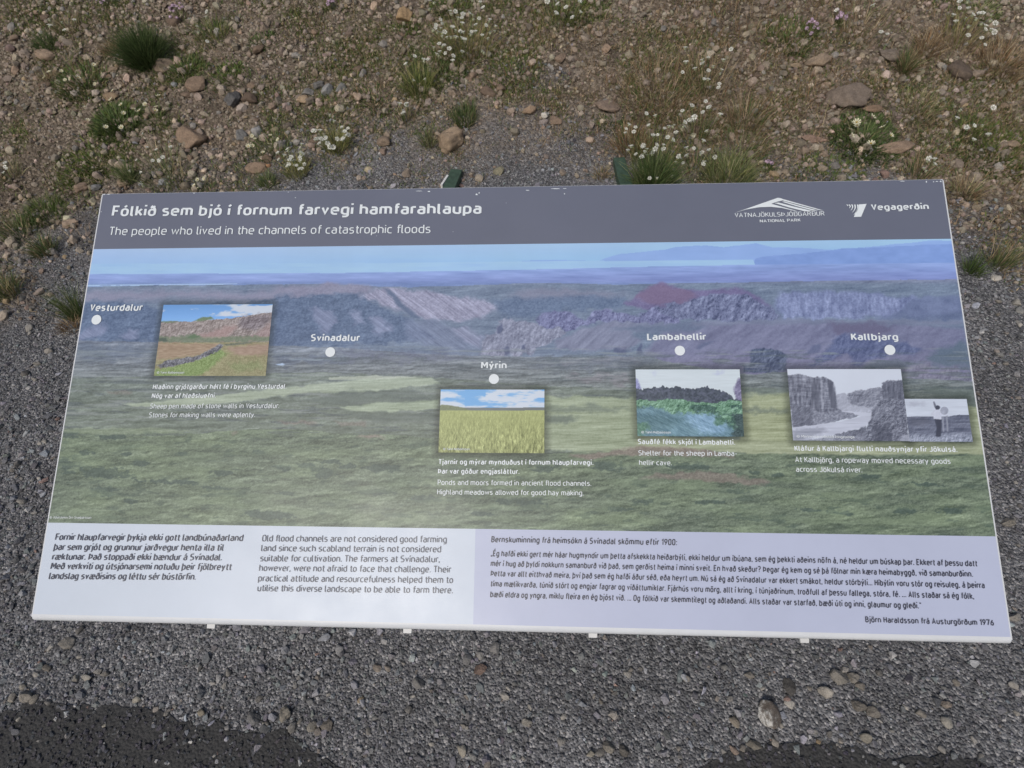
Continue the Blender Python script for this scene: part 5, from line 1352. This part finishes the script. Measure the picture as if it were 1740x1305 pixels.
def flower_mesh(kind):
    bm = bmesh.new(); cols = {}
    def quadfan(ring0, ring1):
        for i in range(len(ring0)):
            j = (i + 1) % len(ring0); bm.faces.new((ring0[i], ring0[j], ring1[j], ring1[i]))
    W = {'white': (.86, .86, .78), 'cream': (.86, .83, .60), 'pink': (.62, .46, .58)}[kind]
    if kind == 'cream':                    # open eight-petalled cup
        for k in range(8):
            a = k * math.pi / 4
            f = lambda r, z, da: bm.verts.new((r * math.cos(a + da), r * math.sin(a + da), z))
            vs = [f(.15, .05, 0), f(.6, .2, -.30), f(1.0, .42, -.2), f(1.02, .45, .2), f(.6, .2, .30)]
            bm.faces.new(vs)
            for v in vs: cols[v] = W
        r = bmesh.ops.create_icosphere(bm, subdivisions=1, radius=.26)
        for v in r['verts']: v.co.z = v.co.z * .6 + .15; cols[v] = (.55, .36, .05)
    elif kind == 'white':                  # inflated calyx with five split petals
        prof = [(.18, -.9), (.48, -.62), (.5, -.25), (.34, 0)]
        rings = []
        for r_, z_ in prof:
            q = [bm.verts.new((r_ * math.cos(k * math.pi / 4), r_ * math.sin(k * math.pi / 4), z_)) for k in range(8)]
            for v in q: cols[v] = (.42, .44, .28)
            rings.append(q)
        for a_, b_ in zip(rings, rings[1:]): quadfan(a_, b_)
        for k in range(10):
            a = (k // 2) * 2 * math.pi / 5 + (-.26 if k % 2 else .26)
            f = lambda r, z, da: bm.verts.new((r * math.cos(a + da), r * math.sin(a + da), z))
            vs = [f(.22, 0, 0), f(.7, .22, -.26), f(1.0, .16, -.1), f(1.0, .14, .14), f(.68, .22, .26)]
            bm.faces.new(vs)
            for v in vs: cols[v] = W
        r = bmesh.ops.create_icosphere(bm, subdivisions=1, radius=.2)
        for v in r['verts']: v.co.z += .12; cols[v] = (.82, .82, .68)
    else:                                  # round head of tiny florets
        rr = random.Random(3)
        for k in range(26):
            d = Vector((rr.gauss(0, 1), rr.gauss(0, 1), abs(rr.gauss(0, 1)))).normalized()
            s1 = d.orthogonal().normalized() * .3; s2 = d.cross(s1)
            vs = [bm.verts.new(d * .8 + q) for q in (s1, s2, -s1, -s2)]
            bm.faces.new(vs); f = rr.uniform(.75, 1.2)
            for v in vs: cols[v] = tuple(c * f for c in W)
    bm.verts.index_update()
    C_ = np.array([cols[v] for v in bm.verts])
    me = bpy.data.meshes.new('flower'); bm.to_mesh(me); bm.free()
    a = me.color_attributes.new('tint', 'FLOAT_COLOR', 'POINT')
    c = np.ones((len(C_), 4), np.float32); c[:, :3] = C_; a.data.foreach_set('color', c.ravel())
    me.shade_flat(); me.materials.append(M_LEAF)
    return me
FLOWER = {k: flower_mesh(k) for k in ('white', 'cream', 'pink')}

def plant(px, py, w_, h_, mix, n, name, label, cat, wid=1.0, lean=(0.05, 0.75), bend=.45, flowers=None, group=None, base=.28, lmin=.45):
    """px, py: where the plant meets the ground; w_, h_: its spread and height in pixels of the photograph"""
    p, s = at(px, py)
    el = (CAM[2] - p[2]) / np.linalg.norm(CAM - p)
    R = w_ * s / 2; H = h_ * s
    o = empty(name, tuple(p)); tag(o, label, cat, group)
    a = rng.random(n) * 2 * np.pi; rr = np.sqrt(rng.random(n)) * R * base
    pos = np.stack([rr * np.cos(a), rr * np.sin(a), np.zeros(n)], -1)
    pos[:, 2] = ground_z(p[0] + pos[:, 0], p[1] + pos[:, 1]) - p[2] - .004
    ln_ = H * rng.uniform(lmin, 1.0, n)
    le = rng.uniform(lean[0], lean[1], n) * (0.35 + .65 * rr / max(R * base, 1e-6))
    aa = a + rng.normal(0, .5, n)
    cols = pal(n, *mix)
    parts = [blades(pos, aa, le, ln_, np.full(n, .0026 * wid) * rng.uniform(.6, 1.3, n), cols, bend * rng.uniform(.3, 1.4, n))]
    fl = []
    if flowers:
        kind, k, spread, hmin, hmax, size = flowers
        a = rng.random(k) * 2 * np.pi; q = np.sqrt(rng.random(k))
        fx, fy = q * np.cos(a) * R * spread, q * np.sin(a) * R * spread * 1.1
        fz = ground_z(p[0] + fx, p[1] + fy) - p[2]
        h = H * rng.uniform(hmin, hmax, k)
        root = np.stack([fx * .55, fy * .55, ground_z(p[0] + fx * .55, p[1] + fy * .55) - p[2]], -1)
        top = np.stack([fx, fy, fz + h], -1)
        mid = root * .4 + top * .6 + np.array([0, 0, .12]) * h[:, None]
        w2 = .0014
        sd_ = np.array([w2 / 2, 0, 0]); V = np.stack([root - sd_, root + sd_, mid - sd_, mid + sd_, top], 1).reshape(-1, 3)
        b0 = np.arange(k)[:, None] * 5
        parts.append((V, b0 + np.array([[2, 3, 4]]), b0 + np.array([[0, 1, 3, 2]]), np.repeat(pal(k, ('pale', 2), ('green', 1)), 5, 0)))
        fl = list(zip(top, h))
    b_ = link_mesh('leaves' if flowers else 'blades', blade_mesh('blades', *parts), None, o)
    for tp, h in fl:
        f = bpy.data.objects.new('flower', FLOWER[kind]); COL.objects.link(f); f.parent = o
        z = size * rnd.uniform(.9, 1.35)
        f.scale = (z, z, z); f.location = tuple(tp)
        f.rotation_euler = (rnd.uniform(-.1, .75), rnd.uniform(-.5, .5), rnd.uniform(0, 6.28))
    return o

# tussocks and tufts
plant(254, 112, 96, 74, (('dark', 5), ('green', 2)), 1500, 'grass_tussock', 'big dark green rounded tussock on the upper left bank', 'tussock', 1.0, (0.0, 1.25), .35, base=.34, lmin=.7)
plant(80, 80, 54, 26, (('green', 4), ('dark', 2)), 420, 'grass_tuft', 'small green tuft behind the flat tan rock at upper left', 'grass', .9, (0, 1.3), .3, base=.6)
plant(190, 88, 52, 30, (('dry', 3), ('rust', 2)), 200, 'grass_tuft', 'dry rust-coloured tuft left of the big tussock', 'grass', .8, (0.2, 1.2), .5, base=.5)
plant(82, 138, 44, 28, (('dry', 3), ('pale', 1)), 160, 'grass_tuft', 'straw-coloured tuft left of the bright white flower mat', 'grass', .8, (0.1, 1.1), .4, base=.4)
plant(222, 308, 56, 50, (('green', 3), ('pale', 2)), 190, 'grass_tuft', 'fan of thin green blades above the sign\'s left end', 'grass', .9, (0, 1.0), .3, base=.3)
plant(455, 312, 56, 30, (('green', 3), ('pale', 2)), 220, 'grass_tuft', 'thin green tuft standing against the sign above the title', 'grass', .8, (0.1, 1.1), .3, base=.45)
plant(790, 205, 66, 34, (('green', 4), ('dark', 2), ('dry', 1)), 420, 'grass_tuft', 'green tuft behind the flat-topped tan boulder', 'grass', .9, (0, 1.1), .4, base=.6)
plant(728, 245, 44, 34, (('green', 2), ('pale', 2), ('dry', 1)), 180, 'grass_tuft', 'small pale tuft at the left side of the flat-topped boulder', 'grass', .8, (0.1, 1.0), .4, base=.5)
plant(712, 150, 84, 40, (('yellow', 4), ('green', 3)), 620, 'grass_tuft', 'yellow green bushy clump above the flat-topped boulder', 'grass', 1.0, (0, 1.2), .4, ('white', 7, .8, .7, 1.15, .008), base=.6)
plant(1108, 322, 100, 74, (('green', 4), ('dark', 3), ('pale', 1)), 950, 'grass_tussock', 'tall green tussock beside the right green foot', 'tussock', 1.1, (0.0, 1.0), .4, ('white', 4, .8, .2, .7, .0085), base=.5, lmin=.5)
plant(1236, 306, 118, 56, (('pale', 5), ('yellow', 1), ('green', 2)), 760, 'grass_tuft', 'wide pale green tuft right of the tall green tussock', 'grass', .95, (0.0, 1.15), .45, base=.6)
plant(1535, 122, 44, 50, (('dry', 2), ('green', 2), ('rust', 1)), 300, 'grass_tuft', 'brownish green spiky tuft in front of the flat grey rock', 'grass', 1.0, (0.1, 1.2), .3, base=.35)
plant(1575, 84, 70, 40, (('dry', 4), ('rust', 1)), 320, 'grass_tuft', 'straw tuft behind the brownish green spiky one', 'grass', .8, (0.1, 1.2), .5, base=.6)
plant(1700, 112, 110, 40, (('dry', 6), ('rust', 2)), 560, 'grass_tussock', 'dead brown hummock of grass at the upper right', 'tussock', .9, (0.2, 1.3), .6, base=.7)
plant(1560, 188, 84, 30, (('pale', 3), ('dry', 3), ('green', 1)), 420, 'grass_tuft', 'pale straggly grass right of the lichen-mottled boulder', 'grass', .8, (0.2, 1.3), .5, base=.75)
plant(1268, 205, 90, 46, (('green', 2), ('dry', 3), ('rust', 1)), 420, 'grass_tuft', 'mixed green and straw tuft left of the lichen-mottled boulder', 'grass', .9, (0.1, 1.2), .4, base=.7)
plant(1262, 252, 100, 34, (('green', 3), ('dry', 2), ('rust', 1)), 420, 'grass_tuft', 'brown green tuft behind the wide pale tuft', 'grass', .9, (0.1, 1.2), .4, base=.8)
plant(1075, 250, 84, 46, (('rust', 3), ('dry', 2), ('green', 1)), 420, 'grass_tuft', 'rusty brown grass behind the right green foot', 'grass', .9, (0.1, 1.15), .4, base=.7)
plant(1120, 165, 140, 44, (('rust', 2), ('dry', 4), ('green', 2)), 620, 'grass_tussock', 'large reddish brown patch of tall dry grass right of centre', 'tussock', .8, (0.2, 1.3), .6, base=.95)
plant(1022, 300, 40, 26, (('dry', 3), ('green', 1)), 130, 'grass_tuft', 'small straw tuft on gravel left of the right green foot', 'grass', .8, (0.1, 1.2), .4, base=.5)
plant(1640, 330, 76, 42, (('dry', 5), ('pale', 2)), 320, 'grass_tuft', 'straw-coloured tuft beside the sign\'s upper right corner', 'grass', .85, (0.2, 1.2), .5, base=.5)
plant(1696, 450, 62, 60, (('green', 2), ('dry', 3), ('pale', 1)), 200, 'grass_tuft', 'green and straw tuft in gravel right of the header', 'grass', .85, (0, .9), .3, base=.55)
plant(1652, 462, 46, 44, (('green', 3), ('dark', 2)), 180, 'grass_tuft', 'short dark tuft close to the sign\'s right edge', 'grass', .8, (0, 1.0), .3, base=.5)
plant(132, 538, 40, 84, (('green', 4), ('pale', 2)), 200, 'grass_tuft', 'tall green tuft growing against the sign\'s left edge', 'grass', .75, (0, .6), .25, base=.6)
plant(122, 556, 44, 34, (('rust', 4), ('dry', 3)), 150, 'grass_tuft', 'rust-coloured tuft below the tall one at the left edge', 'grass', .75, (0.2, 1.2), .5, base=.6)
plant(78, 428, 66, 44, (('dry', 2), ('green', 3), ('dark', 1)), 330, 'grass_tuft', 'olive tuft over a pale grey stone left of the sign', 'grass', .8, (0.1, 1.1), .4, base=.5)
plant(10, 500, 64, 52, (('green', 3), ('yellow', 1), ('dry', 2)), 360, 'grass_tussock', 'olive green clump at the left margin beside the sign', 'tussock', .8, (0.1, 1.0), .4, base=.7)
plant(76, 365, 90, 28, (('green', 4), ('moss', 2)), 620, 'grass_tuft', 'fresh green patch of grass left of the title', 'grass', .8, (0.1, 1.2), .4, base=.8)
plant(30, 395, 70, 40, (('green', 3), ('dry', 1)), 320, 'grass_tuft', 'dull green grass at the left margin level with the title', 'grass', .8, (0.1, 1.2), .4, base=.8)
# flowering plants
FP = 'flowering_plant'
plant(790, 82, 112, 52, (('yellow', 3), ('dry', 2), ('green', 1)), 520, FP, 'largest clump of white flowers, at the top centre of the bank', 'flowers', .9, (0.1, 1.1), .3, ('white', 66, 1.0, .35, 1.0, .0088), base=.8)
plant(572, 252, 58, 42, (('yellow', 4), ('pale', 2)), 300, FP, 'upright white flower clump left of the flat-topped boulder', 'flowers', 1.0, (0, .9), .2, ('white', 24, 1.0, .5, 1.05, .0088), base=.6)
plant(505, 295, 60, 40, (('yellow', 4), ('pale', 2)), 260, FP, 'white flower clump close above the sign\'s title', 'flowers', .9, (0, 1.0), .2, ('white', 26, 1.0, .4, 1.0, .0078), base=.6)
plant(1112, 272, 108, 44, (('yellow', 2), ('green', 2), ('dry', 1)), 280, FP, 'dense row of white flowers on top of the tall tussock by the right foot', 'flowers', .9, (0, 1.0), .3, ('white', 36, 1.0, .5, 1.0, .0078), base=.8)
plant(1180, 292, 70, 40, (('dark', 2), ('dry', 2)), 160, FP, 'white flowers with dark stems between the two tufts by the right foot', 'flowers', .9, (0, 1.0), .3, ('white', 12, 1.0, .4, .9, .0078), base=.8)
plant(1468, 236, 116, 17, (('dark', 2), ('green', 5)), 2400, FP, 'low green mat dotted with cream open flowers on the right bank', 'flowers', 2.0, (0.2, 1.45), .5, ('cream', 10, .7, .8, 1.4, .0115), base=.97)
plant(1632, 72, 88, 44, (('dry', 3), ('yellow', 2)), 300, FP, 'cream white flowers in straw grass at the upper right', 'flowers', .9, (0.1, 1.1), .3, ('white', 26, 1.0, .3, 1.0, .0095), base=.8)
plant(1185, 232, 66, 50, (('dry', 2), ('green', 2)), 180, FP, 'loose white flowers above the wide pale tuft', 'flowers', .9, (0.1, 1.1), .3, ('white', 13, 1.0, .3, 1.0, .009), base=.8)
plant(1198, 145, 96, 52, (('dry', 3), ('green', 1)), 220, FP, 'scattered white flowers beside the reddish brown grass', 'flowers', .9, (0.1, 1.1), .3, ('white', 17, 1.0, .3, 1.0, .009), base=.8)
plant(955, 32, 80, 36, (('green', 2), ('yellow', 2)), 220, FP, 'few white flowers near the top edge right of the largest clump', 'flowers', .9, (0.1, 1.1), .3, ('white', 13, 1.0, .3, 1.0, .0095), base=.8)
plant(200, 208, 84, 20, (('green', 4), ('moss', 1)), 1500, FP, 'green mat with yellowish flowers above the pyramid-shaped rock', 'flowers', 1.9, (0.2, 1.3), .5, ('cream', 9, 1.3, .5, 1.2, .0095), base=.95)
plant(262, 205, 60, 20, (('moss', 2), ('green', 2)), 240, FP, 'yellow cream flowers right of the flowery green mat', 'flowers', 1.0, (0.2, 1.3), .5, ('cream', 5, 1.1, .5, 1.2, .0095), base=.9)
plant(140, 142, 96, 20, (('green', 3), ('moss', 1), ('dry', 1)), 1000, FP, 'bright green sprawl with white flowers left of the tussock', 'flowers', 1.7, (0.2, 1.3), .5, ('cream', 8, 1.0, .5, 1.2, .009), base=.9)
plant(462, 252, 76, 26, (('green', 3), ('moss', 1)), 330, FP, 'low plant with white flowers left of the upright clump', 'flowers', 1.0, (0.2, 1.3), .5, ('cream', 10, 1.0, .5, 1.1, .0085), base=.9)
plant(282, 300, 90, 60, (('pale', 2), ('green', 2), ('dry', 1)), 150, FP, 'sparse stalks of small white flowers below the pyramid-shaped rock', 'flowers', .9, (0.1, 1.0), .3, ('white', 15, 1.0, .2, .95, .0066), base=.8)
plant(348, 322, 44, 18, (('green', 2), ('dry', 1)), 120, FP, 'three white blooms against the sign above the title\'s start', 'flowers', .9, (0.1, 1.1), .3, ('cream', 4, .8, .5, 1.0, .008), base=.8)
plant(1562, 300, 50, 44, (('green', 2), ('dry', 2)), 150, FP, 'stalk of white flowers above the right emblem', 'flowers', .9, (0.1, 1.1), .3, ('white', 6, .6, .4, 1.0, .0085), base=.8)
plant(1650, 222, 70, 26, (('green', 2), ('moss', 2)), 240, FP, 'white flowers at the right margin above the green mat', 'flowers', .9, (0.1, 1.1), .3, ('white', 9, 1.0, .4, 1.1, .0085), base=.9)
plant(1462, 52, 120, 40, (('green', 1), ('dry', 2)), 200, FP, 'scattered white flowers above the cracked tan rock', 'flowers', .9, (0.1, 1.1), .3, ('white', 8, 1.0, .3, 1.0, .009), base=.9)
plant(115, 48, 50, 26, (('dry', 2), ('pale', 1)), 120, FP, 'pale dry stalks with white heads at the upper left', 'flowers', .9, (0.1, 1.1), .3, ('white', 6, 1.0, .3, 1.0, .009), base=.8)
plant(362, 60, 70, 34, (('yellow', 2), ('green', 2)), 240, FP, 'yellow green tuft with pale heads right of the big tussock', 'flowers', .9, (0.1, 1.1), .3, ('white', 6, 1.0, .4, 1.0, .008), base=.7)
plant(690, 205, 40, 34, (('dry', 2), ('dark', 1)), 90, FP, 'lone white-headed stalks left of the green tuft', 'flowers', .9, (0.1, 1.0), .3, ('white', 5, .6, .4, 1.0, .0085), base=.7)
plant(15, 300, 50, 30, (('dry', 2), ('pale', 2)), 120, FP, 'small white heads in dry stalks at the left margin', 'flowers', .9, (0.1, 1.1), .3, ('white', 7, 1.0, .3, 1.0, .007), base=.8)
for px, py, w_, lb in ((305, 30, 34, 'pink flower cushion right above the big tussock'), (183, 8, 30, 'pink flowers at the top edge left of the tussock'), (1376, 58, 26, 'pale pink flowers in green grass on the upper right bank'), (1424, 40, 24, 'small pink flowers above the cracked tan rock'), (1304, 286, 16, 'single pink flower spike right of the wide pale tuft'), (560, 14, 22, 'faint pink flowers at the top edge left of the ochre stone')):
    plant(px, py, w_, 14, (('green', 2), ('moss', 2)), 160, FP, lb, 'flowers', .9, (0.2, 1.3), .4, ('pink', 12 if w_ > 20 else 4, .9, .6, 1.1, .0085), base=.9)
# low green mats
for px, py, w_, h_, mix, lb in ((165, 272, 130, 22, (('moss', 4), ('green', 1)), 'bright moss green mat left of the pyramid-shaped rock'), (315, 118, 74, 22, (('green', 3), ('moss', 2)), 'green mat right of the tussock\'s rounded rock'), (1690, 256, 150, 26, (('moss', 3), ('green', 2)), 'moss green mat at the right margin above the sign'), (1345, 62, 96, 24, (('green', 3), ('moss', 1)), 'green mat with pink flowers on the upper right bank'), (872, 122, 96, 22, (('green', 2), ('moss', 2), ('rust', 1)), 'olive green mat right below the largest white flower clump'), (1408, 300, 120, 20, (('green', 3), ('moss', 2)), 'green mat against the sign above the park emblem'), (392, 132, 70, 18, (('moss', 2), ('green', 2)), 'dull green mat behind the dark grey lava stone'), (740, 120, 120, 26, (('green', 3), ('dark', 1)), 'green mat below and left of the largest white clump'), (445, 68, 44, 16, (('green', 3),), 'small bright green mat on bare soil, upper left centre'), (985, 12, 100, 20, (('green', 3), ('moss', 2)), 'green mat at the top edge right of centre'), (765, 8, 70, 18, (('green', 2), ('moss', 2)), 'green mat at the top edge in the middle'), (1660, 20, 70, 20, (('green', 1), ('pale', 2)), 'pale green mat at the upper right corner'), (690, 44, 46, 16, (('moss', 3), ('green', 2)), 'moss under the ochre round stone'), (1045, 205, 60, 18, (('green', 3), ('dark', 1)), 'dark green mat in front of the flat brown slab'), (560, 195, 110, 22, (('green', 2), ('moss', 1), ('dry', 2)), 'green and straw mat below the heaped stones'), (640, 170, 70, 20, (('green', 2), ('dry', 2)), 'thin grass mat right of the heaped stones')):
    plant(px, py, w_, h_ * .62, mix, int(w_ * 11), 'moss_mat', lb, 'moss', 2.0, (0.3, 1.45), .5, base=.98, lmin=.3)

# thin short grass over the bank: more and drier to the right, sparse on the left
def cover(name, n_clump, per, mixL, mixR, lo_, hi_, label, dens, wid):
    x = rng.uniform(-2.9, 2.9, n_clump); y = rng.uniform(0.7, 4.0, n_clump)
    k = keep_near_view(x, y, 100); x, y = x[k], y[k]
    s = soil_mask(x, y)
    k = (rng.random(len(x)) < s) & (rng.random(len(x)) < dens(x, y)); x, y = x[k], y[k]
    x = np.repeat(x, per) + rng.normal(0, .022, len(x) * per); y = np.repeat(y, per) + rng.normal(0, .022, len(y) * per)
    n = len(x); z = ground_z(x, y)
    right = rng.random(n) < sstep(-.6, .9, x)
    cols = np.where(right[:, None], pal(n, *mixR), pal(n, *mixL))
    b_ = blades(np.stack([x, y, z - .002], -1), rng.random(n) * 6.283, rng.uniform(.1, 1.35, n), rng.uniform(lo_, hi_, n), wid * rng.uniform(.6, 1.4, n), cols, rng.uniform(.1, .9, n))
    o = link_mesh(name, blade_mesh(name, b_)); tag(o, label, 'grass', kind='stuff'); print(name, n)
cover('short_grass', 80000, 12, (('green', 3), ('moss', 4), ('dry', 3), ('pale', 1)), (('green', 3), ('moss', 2), ('dry', 4), ('rust', 1), ('pale', 1)), .006, .030, 'thin short green and straw grass spread over the soil bank',
      lambda x, y: np.clip((fbm(x * 2.6 + 9, y * 2.6, 4, 80) - .39) * 5, 0, 1) * (.85 + .15 * sstep(-.7, .5, x)) + .06, .0030)
cover('dead_grass', 17000, 9, (('dry', 4), ('rust', 2)), (('dry', 5), ('rust', 4), ('pale', 1)), .02, .075, 'dead straw-coloured grass and stalks lying over the bank',
      lambda x, y: np.clip((fbm(x * 1.9 + 3, y * 2.2, 4, 90) - .42) * 5, 0, 1) * (.16 + .9 * sstep(-.4, .6, x)) + .02, .0016)
